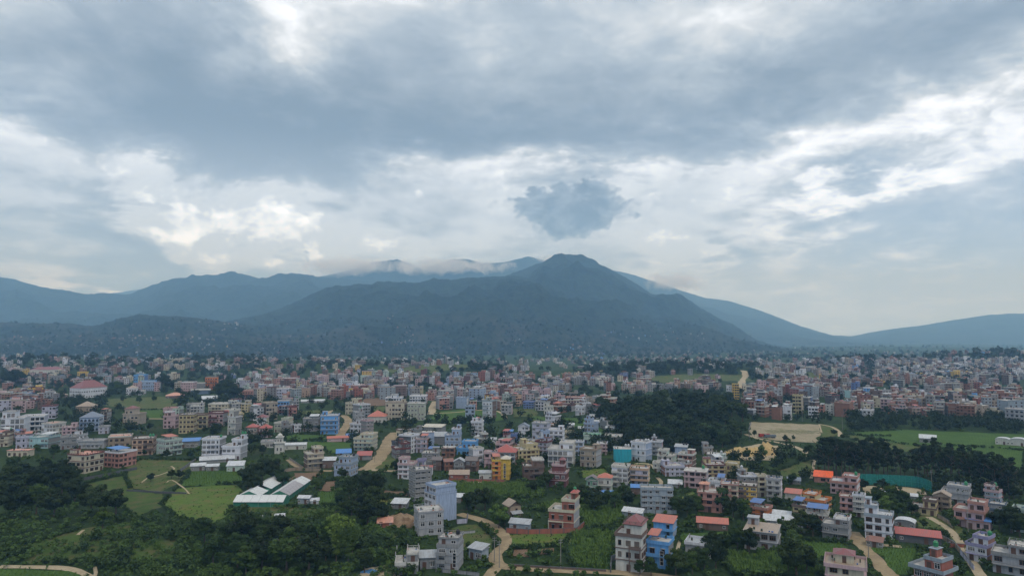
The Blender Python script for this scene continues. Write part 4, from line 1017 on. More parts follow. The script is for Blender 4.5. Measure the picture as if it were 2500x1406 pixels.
(1178,1212,980,1022,.3,4,'white','brown','trim=blue-grey','white and brown house right of the green field'),
(1065,1107,970,998,.05,3,'grey','grey','unf nobal','grey unfinished block beside the sandy lane'),
(1278,1306,982,998,.1,3,'blue','grey','nobal','blue house on the small green rise'),
(1224,1252,990,1012,.1,3,'pale grey','pink','','greyish house left of the small green rise'),
(1328,1354,984,1010,.1,3,'off-white','beige','step=L','white house with a sharp gable left of the brick flank'),
(1354,1381,978,1005,.4,4,'white','brick','nobal','white house with a bare brick flank'),
(1380,1426,972,998,.1,4,'off-white','white','trim=rust_red','white house with a dark red top edge'),
(1405,1430,993,1013,.1,2,'white','pale grey','','small white house below the red edged one'),
(1431,1448,990,1008,.1,2,'grey','grey','','small grey house left of the wood'),
(1774,1790,942,972,.0,5,'white','white','nobal','slim white tower behind the wood'),
(1788,1805,938,974,.0,6,'yellow','yellow','nobal','slim yellow tower behind the wood'),
(1884,1910,1000,1025,.2,3,'brick','brick','nowin nobal tin=white','bare brick block above the cleared ground'),
(1912,1934,993,1024,.1,4,'white','off-white','nobal','slim white house right of the bare brick block'),
(1841,1868,983,1012,.3,4,'pale blue','pale blue','','pale blue house right of the wood'),
(1936,1962,966,1010,.2,5,'pale yellow','beige','bal nobal','tall yellow block left of the blue one in the brick town'),
(1961,1984,970,992,.1,4,'blue','blue','','blue block in the brick town'),
(1974,2000,996,1020,.1,3,'white','brick','bal','white house with blue shade by the brick town edge'),
(2016,2039,990,1014,.1,4,'off-white','cream','nobal','cream white house left of the wide brick shell'),
(2038,2084,986,1018,.2,3,'brick','brick','nowin nobal unf','wide bare brick shell at the town edge'),
(2097,2134,1003,1018,.2,2,'white','white','sw','low white house before the tree belt'),
(2077,2113,980,993,.0,2,'orange','peach','','orange house in the brick town'),
(2109,2130,948,978,.0,5,'sky blue','blue','nobal','tall blue house in the brick town'),
(2063,2077,956,984,.1,5,'aqua','grey','nobal nowin','slim aqua topped grey tower in the brick town'),
(2325,2343,983,1014,.1,6,'white','pale blue','nobal','slim white tower above the tree belt'),
(2335,2386,992,1022,.1,4,'brick','beige','bal','wide brick block with balconies right of the slim white tower'),
(2289,2313,995,1011,.1,3,'white','white','nobal','small white house left of the slim white tower'),
(2455,2510,1000,1040,.15,4,'pale grey','white','bal sw','large pale block above the trees at the right edge'),
(2150,2180,975,1005,.1,4,'pink','brick','bal','pink and brick block in the brick town'),
(2210,2240,996,1012,.1,2,'cream','pink','','cream low house on the tree belt edge'),
(2240,2282,998,1014,.1,2,'salmon','pink','nobal','long salmon house on the tree belt edge'),
(1735,1768,1050,1058,.0,1,'brown','brown','shed=rust low nobal','dark shed with a rusty roof at the wood edge'),
]
def hj(a):  # cat by storeys / size
    return 'house'
for t in HL:
    x0, x1, yt, yb, s, st, fr, sd, op, lab = t
    house(x0, x1, yt, yb, s, st, fr, sd, op, lab)

# ---------------------------------------------------------------- sheds, canopies, halls
SL = [
(465,504,1137,1150,.1,'white','grey','grey shed with a white sheet roof, left one below the white pair','gable'),
(503,536,1138,1150,.1,'white','grey','small grey shed with a white roof, middle one below the white pair','gable'),
(553,598,1137,1151,.1,'white','mint','mint green shed with a white roof beside the dark trees','shed'),
(488,572,1125,1129,.0,'white','grey','long narrow white roof directly below the white pair','shed'),
(788,821,1124,1143,.1,'white','brown','open shed with a white sheet roof between beige and pale blue houses','shed'),
(821,857,1106,1114,.0,'bright blue','blue-grey','low hall with a bright blue roof beside the dirt road','shed'),
(870,909,1112,1123,.1,'red','grey','low shed with a faded red corrugated roof','shed'),
(799,852,1069,1078,.0,'coral','pink','long pink hall under a coral sheet roof','gable'),
(845,868,1064,1074,.0,'blue','grey','small shed with a deep blue roof joining the coral hall','shed'),
(694,750,1086,1098,.05,'white','off-white','long white plastic greenhouse behind the temple tower','gable'),
(457,436,1116,1117,0,'rust','brick','x','shed'),
(1157,1187,1070,1077,.0,'white','off-white','white domed shed right of the slim white house','dome'),
(1097,1147,1158,1171,.05,'tan','rust red','long red brick cottage with a tan roof by the sand lane','gable'),
(1027,1057,1142,1161,.1,'red','white','small house with a steep red roof right of the tall grey tower','gable'),
(955,1000,1230,1243,.2,'white','grey','low shack with a streaked white tin roof','shed'),
(922,958,1277,1287,.0,'salmon','rust red','low red brick shed beside the stone heap','shed'),
(727,763,1216,1232,.25,'white','blue-grey','grey hut with a white roof right of the green poultry sheds','gable'),
(758,778,1222,1232,.0,'white','white','tiny white cabin beside the grey hut','shed'),
(613,640,1268,1280,.0,'grey','grey','half hidden shack with a dark tin roof in the bushes','shed'),
(672,694,1264,1272,.0,'white','grey','half hidden shack with a white tin roof in the bushes','shed'),
(1112,1142,1214,1228,.1,'white','grey','white roofed shack right of the blank blue flank','shed'),
(1243,1297,1280,1298,.1,'grey','blue-grey','long grey block shed with a flat tin roof behind the lane','shed'),
(1519,1572,1252,1263,.1,'white','blue-grey','low tin roofed shed below the blue-grey block','shed'),
(1541,1566,1190,1212,.0,'bright blue','brown','small lean-to with a bright blue roof beside the blue-grey block','shed'),
(1632,1665,1181,1190,.0,'white','grey','small white roofed shed left of the pinkish block','shed'),
(1470,1497,1208,1216,.0,'bright blue','off-white','small white lean-to with a pale blue roof under trees','shed'),
(1865,1960,1274,1284,.0,'white','pale grey','long white roofed shed behind the big flat roof','shed'),
(1887,1934,1256,1270,.1,'white','grey','grey shed with a stepped white roof below the orange house','gable'),
(2184,2237,1276,1291,.1,'white','grey','grey shed under a white domed roof','dome'),
(2186,2298,1308,1327,-.02,'red','dark grey','long dark open shed with a red roof','shed'),
(2116,2158,1322,1337,.1,'rust','grey','brick hut with a patchy tile roof beside the straight dirt road','shed'),
(1915,1954,1173,1181,.0,'slate','grey','small grey hut in the bushes below the sandy bank','gable'),
(2147,2175,1203,1212,.0,'white','grey','small pale roofed hut beside the sand court','gable'),
(2207,2240,1210,1220,.0,'white','grey','small white roofed hut right of the sand court','gable'),
(2245,2286,1070,1081,.0,'white','grey','long white shed alone in the green valley fields','shed'),
(2430,2470,1074,1086,.1,'white','off-white','white plastic greenhouse, left one at the right edge','dome'),
(2466,2512,1076,1089,.1,'white','off-white','white plastic greenhouse, right one at the right edge','dome'),
(1702,1777,1277,1294,.0,'coral','brown','long low house under a bright coral sheet roof','shed'),
(1440,1461,1018,1022,.0,'white','white','white tin shed, topmost by the wood','shed'),
(1438,1463,1031,1037,.0,'white','grey','white tin shed, middle one by the wood','shed'),
(1384,1402,1037,1048,.0,'white','white','white tin shed among shrubs left of the wood','shed'),
(1412,1432,1046,1054,.0,'white','grey','crumpled white tin shed left of the wood','shed'),
(1304,1318,1030,1037,.0,'rust','rust red','tiny rust red shed on the far green field','shed'),
(735,793,979,983,.0,'white','pale grey','long white roof above the middle fields','shed'),
(405,450,966,972,.0,'salmon','brown','low house with a broad pink roof below the left knoll','hip'),
(492,530,974,982,.0,'white','grey','low house with a white roof right of the broad pink roof','shed'),
(140,165,964,970,.0,'tan','brown','thatched hut left of the white villa','hip'),
(1170,1200,1154,1172,.0,'grey','off-white','long low cottage with a grey roof beside the brick cottage','gable'),
(1190,1212,1072,1082,.0,'grey','white','small shed with a grey roof beside the domed shed','gable'),
]
for (x0,x1,yt,yb,s,rf,wl,lab,kd) in SL:
    if lab == 'x': continue
    shed(x0,x1,yt,yb,s,rf,wl,lab,kind=kd,k=.35 if (x1-x0) > 50 and kd != 'dome' else .8,rh=(1.3 if kd in ('shed','gable') and x1-x0 > 50 else None))

# ================================================================ singular things
def green_shed(cx, cy, w, d, axis, label, eave=2.5, rise=1.9, dark=0, damaged=()):
    z = float(T(cx, cy)); root = empty('poultry_shed', (cx, cy, z), 0); tag(root, label, 'shed')
    FOOT.append((cx, cy-d*.3, min(w, d)*.8)); FOOT.append((cx, cy, min(w, d)*.8)); FOOT.append((cx, cy+d*.3, min(w, d)*.8)); FOOT.append((cx-w*.3, cy, min(w, d)*.7)); FOOT.append((cx+w*.3, cy, min(w, d)*.7))
    gm_ = simple('green_tarp', (.03,.19,.13), .6, .35, .6); rm = [simple('white_sheet', (.56,.58,.58), .5, .22, .5), simple('aged_sheet', (.34,.33,.35), .6, .35, .8)]
    b = MB()
    if axis == 'x':
        b.box(-w/2, w/2, -d/2, d/2, -1, eave)
        for s in (-1, 1): b.poly([(s*w/2, -d/2, eave), (s*w/2, d/2, eave), (s*w/2, 0, eave+rise)][::s])
    else:
        b.box(-w/2, w/2, -d/2, d/2, -1, eave)
        for s in (-1, 1): b.poly([(-w/2, s*d/2, eave), (w/2, s*d/2, eave), (0, s*d/2, eave+rise)][::-s])
    link('wall', b.mesh('wall', [gm_]), root)
    L_ = w if axis == 'x' else d; n = max(4, int(round(L_/3.6))); pw = L_/n; hw = (d if axis == 'x' else w)/2+.5
    rr = random.Random(int(cx*10))
    me = {}
    for s in (-1, 1):
        for i in range(n):
            if (s, i) in damaged: continue
            k = 1 if (dark and s == 1 and i < dark) else 0
            if (s, k) not in me:
                q = MB(); drop = rise*hw/(hw-.5)
                P = [(-pw/2+.05, 0, 0), (pw/2-.05, 0, 0), (pw/2-.05, s*hw, -drop), (-pw/2+.05, s*hw, -drop)] if axis == 'x' else [(0, -pw/2+.05, 0), (0, pw/2-.05, 0), (s*hw, pw/2-.05, -drop), (s*hw, -pw/2+.05, -drop)]
                U = [(x, y, z_+.08) for x, y, z_ in P]
                q.poly(U[::-1] if ((s == -1) == (axis == 'y')) else U); q.poly(P)
                for a in range(4): c = (a+1) % 4; q.poly([P[a], P[c], U[c], U[a]])
                me[(s, k)] = q.mesh('roof_panel', [rm[k]])
            t = -L_/2+pw*(i+.5); lift = eave+rise+.06+rr.uniform(-.03, .05)
            link('roof_panel', me[(s, k)], root, ((t, 0, lift) if axis == 'x' else (0, t, lift)))
    for a in np.linspace(-.5, .5, max(3, int(L_/4))):
        for s in (-1, 1):
            p_ = (a*(L_-.3), s*((d if axis == 'x' else w)/2+.03)) if axis == 'x' else (s*(w/2+.03), a*(L_-.3))
            link('post', unit_box(rail_m, 'post'), root, (*p_, -.5), scale=(.12, .12, eave+.4))
    return root
green_shed(-113, 315, 22.5, 8.5, 'x', 'green walled poultry shed with white roof panels, front one lying crosswise')
green_shed(-121.5, 342, 9.5, 40, 'y', 'green walled poultry shed with a long white roof, left of the two behind', damaged=((1, 3),))
green_shed(-107.8, 340, 8.5, 34, 'y', 'green walled poultry shed with a worn grey roof half, right of the two behind', dark=6)

def temple():
    g, cx, cy, w, d, H, phi, D = place(670, 695, 1066, 1108, .1, 1.0)
    root = empty('temple_tower', (cx, cy, g[2]), phi); tag(root, 'white concrete temple tower topped by a small dome', 'tower'); FOOT.append((cx, cy, 5))
    wm = paint('off-white')
    link('wall', MB().box(-w/2, w/2, -d/2, d/2, -2, H*.62).box(-w*.36, w*.36, -d*.36, d*.36, H*.62+.3, H*.95).mesh('wall', [wm]), root)
    link('floor_slab', slab_mesh(w, d, .3, .6, wm), root, (0, 0, H*.62)); link('floor_slab', slab_mesh(w*.72, d*.72, .3, .5, wm), root, (0, 0, H*.95))
    b = MB(); pr = [(w*.26, 0), (w*.30, .5), (w*.28, 1.1), (w*.2, 1.7), (w*.08, 2.1), (.08, 2.4), (.06, 3.2)]
    for (r0, z0), (r1, z1) in zip(pr, pr[1:]): b.cyl(0, 0, H*.95+.3+z0, H*.95+.3+z1, r0, r1, 14, 0, False)
    link('dome', b.mesh('dome', [wm]), root)
    for a in (-1, 1): link('window', window_mesh(.9, 2.0, 1, 'plain', frame_w), root, (a*w*.2, -d/2, 2)); link('window', window_mesh(.8, 1.6, 1, 'plain', frame_w), root, (a*w*.15, -d*.36, H*.62+.9))
    FOOT.append((cx, cy, 5))
temple()
house(637, 672, 1080, 1093, .1, 1, 'off-white', 'off-white', 'low nobal sw', 'low white hall at the foot of the temple tower')

def hut():
    g, cx, cy, w, d, H, phi, D = place(1230, 1272, 1236, 1266, -.35, 1.1)
    root = empty('hut', (cx, cy, g[2]), phi); tag(root, 'tan two storey hut with a steep grey gable roof beside the lane', 'hut'); FOOT.append((cx, cy, 5))
    link('wall', MB().box(-w/2, w/2, -d/2, d/2, -1, H).mesh('wall', [paint('tan')]), root)
    link('roof', gable_mesh(w, d, w*.42, .7, tin('tan'), paint('brown'), 'y'), root, (0, 0, H+.004))
    link('window', window_mesh(.9, .9, 1, 'plain', frame_b), root, (.5, -d/2, H*.6)); link('door', door_mesh(), root, (-1, -d/2, 0))
    link('porch_roof', shed_mesh(w*.9, 2.2, .8, .2, tin('grey')), root, (0, -d/2-1.2, 2.3))
    for a in (-1, 1): link('porch_post', unit_box(frame_b, 'post'), root, (a*w*.4, -d/2-2.1, 0), scale=(.14, .14, 2.3))
hut()

def boundary(pts, h, wallm, label, nm='boundary_wall', thick=.28):
    """compound wall along a polyline of photo pixels, in coped bays"""
    P = [G1(*p) for p in pts]
    root = empty(nm, tuple(P[0])); tag(root, label, 'wall')
    for a, c in zip(P, P[1:]):
        Ls = math.hypot(c[0]-a[0], c[1]-a[1]); n = max(1, int(round(Ls/4.5))); ang = math.atan2(c[1]-a[1], c[0]-a[0])
        for i in range(n):
            t0, t1 = i/n, (i+1)/n; x, y = a[0]+(c[0]-a[0])*(t0+t1)/2, a[1]+(c[1]-a[1])*(t0+t1)/2; z = float(T(x, y))
            l_ = Ls/n; loc = (x-P[0][0], y-P[0][1], z-P[0][2])
            me = cached(('wallbay', round(l_, 1), h, wallm, thick), lambda: MB().box(-l_/2, l_/2-.02, -thick/2, thick/2, -1, h).box(-l_/2-.15, -l_/2+.15, -thick/2-.05, thick/2+.05, -1, h+.12, 1).box(-l_/2+.15, l_/2-.15, -thick/2-.04, thick/2+.04, h+.002, h+.08, 1).mesh('wall_bay', [paint(wallm), paint('dark grey')]))
            link('wall_bay', me, root, loc, ang)
            FOOT.append((x, y, 1.5))
    return root
boundary([(206,1172),(258,1163),(300,1153),(334,1146)], 1.5, 'dark grey', 'long grey compound wall below the cream and salmon houses')
boundary([(440,1152),(462,1136),(478,1125)], 1.6, 'grey', 'grey field wall climbing towards the white roofed sheds')
boundary([(310,1199),(352,1201),(395,1204),(455,1206)], .9, 'dark grey', 'low retaining wall with a pale coping in the left terraces', 'retaining_wall')
boundary([(682,1164),(700,1151),(722,1148),(783,1151)], 1.8, 'tan', 'curved tan wall around the bare brown plot')
boundary([(706,1122),(722,1133),(738,1144)], 1.5, 'tan', 'tan wall along the sandy lane above the brown plot')
boundary([(1095,1172),(1160,1175),(1235,1177)], 1.3, 'rust red', 'red brick wall below the yellow house')
boundary([(1236,1300),(1290,1304),(1345,1302),(1408,1300),(1426,1284)], 1.9, 'rust red', 'brick compound wall around the brick red house')
boundary([(1491,1398),(1493,1372),(1503,1366)], 2.0, 'pale grey', 'tall pale wall left of the white hip roofed house')
boundary([(1555,1250),(1600,1253),(1652,1254)], 1.6, 'blue-grey', 'grey wall at the foot of the wide blue-grey block')
boundary([(2300,1316),(2330,1333),(2345,1350)], 1.6, 'tan', 'tan brick wall running down the right hand field')
boundary([(2313,1334),(2365,1338)], 1.4, 'rust red', 'short red brick wall below the parked car')
boundary([(2290,1264),(2312,1276),(2326,1288)], 1.6, 'tan', 'tan brick wall below the yellow villa')
boundary([(2345,1352),(2362,1372),(2378,1392)], 1.6, 'lavender', 'lavender garden wall left of the violet trimmed house')
boundary([(1090,1312),(1120,1304),(1160,1300)], .9, 'pale grey', 'low pale wall in the scrub right of the cement house')
boundary([(1245,1382),(1340,1388),(1480,1396)], .8, 'brown', 'low stone wall along the upper edge of the bottom road')
boundary([(1830,1072),(1828,1050),(1834,1032)], 1.2, 'pale grey', 'pale wall on the left rim of the cleared ground')
boundary([(1080,1396),(1140,1402),(1170,1406)], 1.0, 'grey', 'low rubble wall in front of the white columned house')
boundary([(1115,1278),(1140,1276),(1142,1262)], 1.8, 'lavender', 'low lavender wall at the base of the blank blue flank')

def polef(px, py, h, label, lamp=False):
    g = G1(px, py); root = empty('utility_pole', tuple(g)); tag(root, label, 'utility pole', 'utility poles along the lanes')
    link('pole', cached(('pole', h), lambda: MB().cyl(0, 0, -1, h, .17, .10, 8).mesh('pole', [simple('pole_concrete', (.22,.21,.19), .9, .2)])), root)
    for z in (h-.6, h-1.4): link('crossarm', unit_box(rail_m, 'crossarm'), root, (0, 0, z), rot=.4, scale=(1.7, .1, .1))
    for a in (-.7, 0, .7): link('insulator', cached('ins', lambda: MB().cyl(0, 0, 0, .25, .07, .05, 6).mesh('insulator', [frame_b])), root, (a*math.cos(.4), a*math.sin(.4), h-.5))
    return g
for (px, py, h, lab) in [(1219,1386,9,'utility pole standing in the bend of the bottom road'),(1207,1372,8.5,'utility pole left of the bottom road bend'),(1369,1382,9,'leaning grey pole in the scrub above the bottom road'),
  (2121,1362,9,'utility pole on the straight dirt road'),(1988,1166,9,'white utility pole below the pine wood edge'),(915,1128,9,'utility pole at the lower end of the wide dirt road'),
  (1034,1092,10,'utility pole before the pale blue factory'),(1959,1028,12,'tall pole behind the cleared ground'),(2057,1048,12,'tall pole at the cleared ground gate'),(2275,1190,9,'pole at the end of the green net'),
  (1155,1118,9,'utility pole beside the brick shell'),(2364,1300,9,'utility pole along the right hand lane'),(2020,1262,8,'utility pole among the brick and blue houses'),(1512,980,14,'tall mast at the left of the wood')]:
    polef(px, py, h, lab)
mast = None

def net_fence():
    P = [G1(*p) for p in [(2090,1183),(2130,1183),(2170,1185),(2210,1187),(2242,1190),(2262,1196),(2276,1204)]]
    root = empty('net_fence', tuple(P[0])); tag(root, 'tall green sports net fence behind the sandy court', 'fence')
    m = bpy.data.materials.new('green_net'); m.use_nodes = True; m.node_tree.nodes.clear(); t = NT(m.node_tree)
    d = t.new('ShaderNodeBsdfDiffuse'); d.inputs[0].default_value = (.03,.22,.21,1); tr = t.new('ShaderNodeBsdfTransparent'); mx = t.new('ShaderNodeMixShader'); mx.inputs[0].default_value = .62
    o = t.new('ShaderNodeOutputMaterial'); t.l.new(tr.outputs[0], mx.inputs[1]); t.l.new(d.outputs[0], mx.inputs[2]); t.l.new(mx.outputs[0], o.inputs[0])
    pm = simple('green_post', (.05,.24,.22), .6, .2); h = 5.4
    for a, c in zip(P, P[1:]):
        Ls = math.hypot(c[0]-a[0], c[1]-a[1]); n = max(1, int(round(Ls/2.9))); ang = math.atan2(c[1]-a[1], c[0]-a[0])
        for i in range(n):
            x, y = a[0]+(c[0]-a[0])*(i+.5)/n, a[1]+(c[1]-a[1])*(i+.5)/n; z = float(T(x, y)); l_ = Ls/n; loc = (x-P[0][0], y-P[0][1], z-P[0][2])
            link('net_panel', MB().box(-l_/2+.06, l_/2-.06, -.01, .01, .1, h).mesh('net_panel', [m]), root, loc, ang)
            link('post', cached(('npost', round(l_, 1)), lambda: MB().box(-l_/2-.05, -l_/2+.05, -.05, .05, -.5, h+.1).box(-l_/2+.06, l_/2, -.03, .03, h, h+.08).box(-l_/2+.06, l_/2, -.03, .03, h*.5, h*.5+.06).mesh('post', [pm])), root, loc, ang)
net_fence()

def car(px, py, col, rot, label):
    g = G1(px, py); root = empty('car', tuple(g), rot); tag(root, label, 'car'); FOOT.append((g[0], g[1], 3))
    pm = simple(col+'_car_paint', (.03,.035,.05) if col == 'dark' else (.5,.5,.5), .25, .1); tm = simple('tyre', (.015,.015,.015), .9, .1)
    prof = [(-2.1,.35),(-2.15,.75),(-1.95,.95),(-1.25,1.02),(-.65,1.45),(.75,1.48),(1.45,1.05),(2.05,.92),(2.12,.5),(2.05,.32)]
    b = MB(); n = len(prof)
    for s in (-1, 1): b.poly([(x, s*(.85 if z < 1.1 else .68), z) for x, z in prof][::-s], 0)
    for i in range(n):
        (x0, z0), (x1, z1) = prof[i], prof[(i+1) % n]; y0, y1 = (.85 if z0 < 1.1 else .68), (.85 if z1 < 1.1 else .68)
        b.poly([(x0,-y0,z0),(x0,y0,z0),(x1,y1,z1),(x1,-y1,z1)], 0)
    link('body', b.mesh('body', [pm]), root)
    gb = MB()
    for s in (-1, 1): gb.poly([(-.62, s*.72, 1.40), (.70, s*.72, 1.42), (1.2, s*.86, 1.06), (-1.1, s*.86, 1.05)][::s])
    link('window', gb.mesh('window', [glass_m]), root)
    link('windscreen', MB().poly([(-1.22,-.74,1.06),(-1.22,.74,1.06),(-.70,.62,1.44),(-.70,-.62,1.44)]).mesh('windscreen', [glass_m]), root)
    wm = cached('carwheel', lambda: MB().box(-.3,.3,-.1,.1,-.12,.12).mesh('wheel', [tm]))
    def wheel():
        q = MB(); 
        for k in range(12):
            a0, a1 = 2*math.pi*k/12, 2*math.pi*(k+1)/12
            q.poly([(.32*math.cos(a0),-.1,.32*math.sin(a0)),(.32*math.cos(a1),-.1,.32*math.sin(a1)),(.32*math.cos(a1),.1,.32*math.sin(a1)),(.32*math.cos(a0),.1,.32*math.sin(a0))])
        for s in (-1, 1): q.poly([(.32*math.cos(2*math.pi*k/12), s*.1, .32*math.sin(2*math.pi*k/12)) for k in range(12)][::-s])
        return q.mesh('wheel', [tm])
    wh = cached('wheelr', wheel)
    for a in (-1.35, 1.3):
        for s in (-1, 1): link('wheel', wh, root, (a, s*.82, .32))
    hl = cached('hl', lambda: MB().box(-.04, .04, -.16, .16, -.08, .08).mesh('headlight', [frame_w]))
    for s in (-1, 1): link('headlight', hl, root, (-2.13, s*.6, .72))
    return root
car(2323, 1328, 'dark', 1.0, 'dark car parked at the head of the right hand field')
def truck(px, py, col, rot, label):
    g = G1(px, py); root = empty('truck', tuple(g), rot); tag(root, label, 'truck'); FOOT.append((g[0], g[1], 5))
    cm = simple(col+'_truck_paint', {'red': (.4,.05,.04), 'grey': (.12,.15,.17)}[col], .5, .2); tm = simple('tyre', (.015,.015,.015), .9, .1)
    link('cab', MB().box(-4.2, -2.5, -1.15, 1.15, .6, 2.9).box(-4.26, -4.201, -1, 1, 1.8, 2.6, 1).mesh('cab', [cm, glass_m]), root)
    link('cargo_bed', MB().box(-2.3, 4.2, -1.25, 1.25, .9, 1.1).box(-2.3, 4.2, -1.25, -1.1, 1.101, 2.5).box(-2.3, 4.2, 1.1, 1.25, 1.101, 2.5).box(4.05, 4.2, -1.1, 1.1, 1.101, 2.5).box(-2.3, -2.15, -1.1, 1.1, 1.101, 2.7).mesh('cargo_bed', [cm]), root)
    for a in (-3.4, 1.8, 3.1):
        for s in (-1, 1): link('wheel', _mc['wheelr'], root, (a, s*1.05, .5), scale=(1.55, 1.6, 1.55))
truck(1866, 1067, 'red', .2, 'red tipper truck parked on the edge of the cleared ground')
truck(1880, 1069, 'grey', .1, 'dark grey truck parked right of the red one')

# ---------------------------------------------------------------- fields and roads laid on the ground
from mathutils.geometry import delaunay_2d_cdt
FIELDS = []
def inpoly(px, py, poly):
    px = np.asarray(px); py = np.asarray(py); c = np.zeros(px.shape, bool); n = len(poly)
    for i in range(n):
        x0, y0 = poly[i]; x1, y1 = poly[i-1]
        c ^= ((y0 > py) != (y1 > py)) & (px < (x1-x0)*(py-y0)/((y1-y0) or 1e-9)+x0)
    return c
def field(poly, mat, nm='field', lift=.06, jit=1.3):
    W_ = [G1(*p) for p in poly]; P = []
    for i in range(len(W_)):
        a, c = W_[i], W_[(i+1) % len(W_)]; Ls = math.hypot(c[0]-a[0], c[1]-a[1]); n = max(1, int(Ls/4))
        for k in range(n):
            x, y = a[0]+(c[0]-a[0])*k/n, a[1]+(c[1]-a[1])*k/n
            P.append((x+float(fbm(x/7, y/7, 2))*jit*2, y+float(fbm(x/7+9, y/7, 2))*jit*2))
    A = np.array(P); D = math.hypot(*A.mean(0)); st = max(3.0, D*.008)
    gx, gy = np.meshgrid(np.arange(A[:,0].min(), A[:,0].max(), st), np.arange(A[:,1].min(), A[:,1].max(), st)); gx, gy = gx.ravel(), gy.ravel()
    k = inpoly(gx, gy, P); pts = [Vector(p) for p in P]+[Vector((float(x), float(y))) for x, y in zip(gx[k], gy[k])]
    nb = len(P)
    vs, es, fs, *_ = delaunay_2d_cdt(pts, [(i, (i+1) % nb) for i in range(nb)], [], 1, 1e-4)
    arr = np.array([(v.x, v.y) for v in vs]); z = T(arr[:,0], arr[:,1])+lift+D*.00022
    me = mesh_from(nm, np.c_[arr, z], [tuple(f) for f in fs], [mat], None, True)
    for p_ in me.polygons[:1]:
        if p_.normal.z < 0: me.flip_normals()
    FIELDS.append((poly, mat.name)); return tag(link(nm, me), kind='structure')
def road(pts, w, mat, nm='road', lift=.14, jit=.25):
    G_ = ground([p[0] for p in pts], [p[1] for p in pts])[:, :2]; n = len(G_); Q = []
    for i in range(n-1):
        p0, p1, p2, p3 = G_[max(i-1, 0)], G_[i], G_[i+1], G_[min(i+2, n-1)]; m_ = max(2, int(np.hypot(*(p2-p1))/2.5))
        for k in range(m_):
            t = k/m_; Q.append(.5*((2*p1)+(-p0+p2)*t+(2*p0-5*p1+4*p2-p3)*t*t+(-p0+3*p1-3*p2+p3)*t**3))
    Q.append(G_[-1]); Q = np.array(Q); tg = np.gradient(Q, axis=0); tg /= np.linalg.norm(tg, axis=1)[:, None]+1e-9; nm_ = np.c_[-tg[:,1], tg[:,0]]
    D = np.hypot(Q[:,0], Q[:,1]); V_ = []; cols = 5
    wl = w/2*(1+jit*fbm(Q[:,0]/6, Q[:,1]/6, 2)); wr = w/2*(1+jit*fbm(Q[:,0]/6+31, Q[:,1]/6, 2))
    for j in range(cols):
        u = -1+2*j/(cols-1); off = np.where(u < 0, wl, wr)*u; P = Q+nm_*off[:, None]
        V_.append(np.c_[P, T(P[:,0], P[:,1])+(lift+D*.0003)*(1 if abs(u) < 1 else .35)])
    V_ = np.array(V_); nr = len(Q); I = np.arange(cols*nr).reshape(cols, nr)
    F_ = np.stack([I[:-1,:-1], I[:-1,1:], I[1:,1:], I[1:,:-1]], -1).reshape(-1, 4)
    me = mesh_np(nm, V_.reshape(-1, 3), F_, [mat], None, True)
    if me.polygons[0].normal.z < 0: me.flip_normals()
    for q in Q[::2]: FOOT.append((q[0], q[1], w*.55))
    return tag(link(nm, me), kind='structure')
dirt = field_mat('dirt_road', (.27,.21,.13), (.33,.265,.17), bumpd=.15, c3=(.20,.155,.10))
sand = field_mat('pale_sand', (.33,.27,.18), (.40,.34,.24), bumpd=.3)
soil = field_mat('bare_soil', (.16,.105,.07), (.20,.14,.095), .35, 20, .25)
bright = field_mat('bright_grass', (.070,.120,.022), (.100,.155,.030), bumpd=.3, c3=(.125,.115,.042))
green_f = field_mat('green_crop', (.048,.100,.020), (.078,.145,.030), .35, 35, .5)
maize = field_mat('maize_field', (.034,.074,.016), (.062,.115,.026), .5, -20, .9)
dull = field_mat('rough_pasture', (.055,.092,.024), (.085,.115,.034), bumpd=.5, c3=(.12,.10,.05))
pale_f = field_mat('cleared_ground', (.26,.22,.15), (.33,.29,.21), bumpd=.2, c3=(.20,.19,.11))
green_g = field_mat('slope_grass', (.045,.085,.020), (.075,.120,.028), bumpd=.8, c3=(.10,.095,.04))
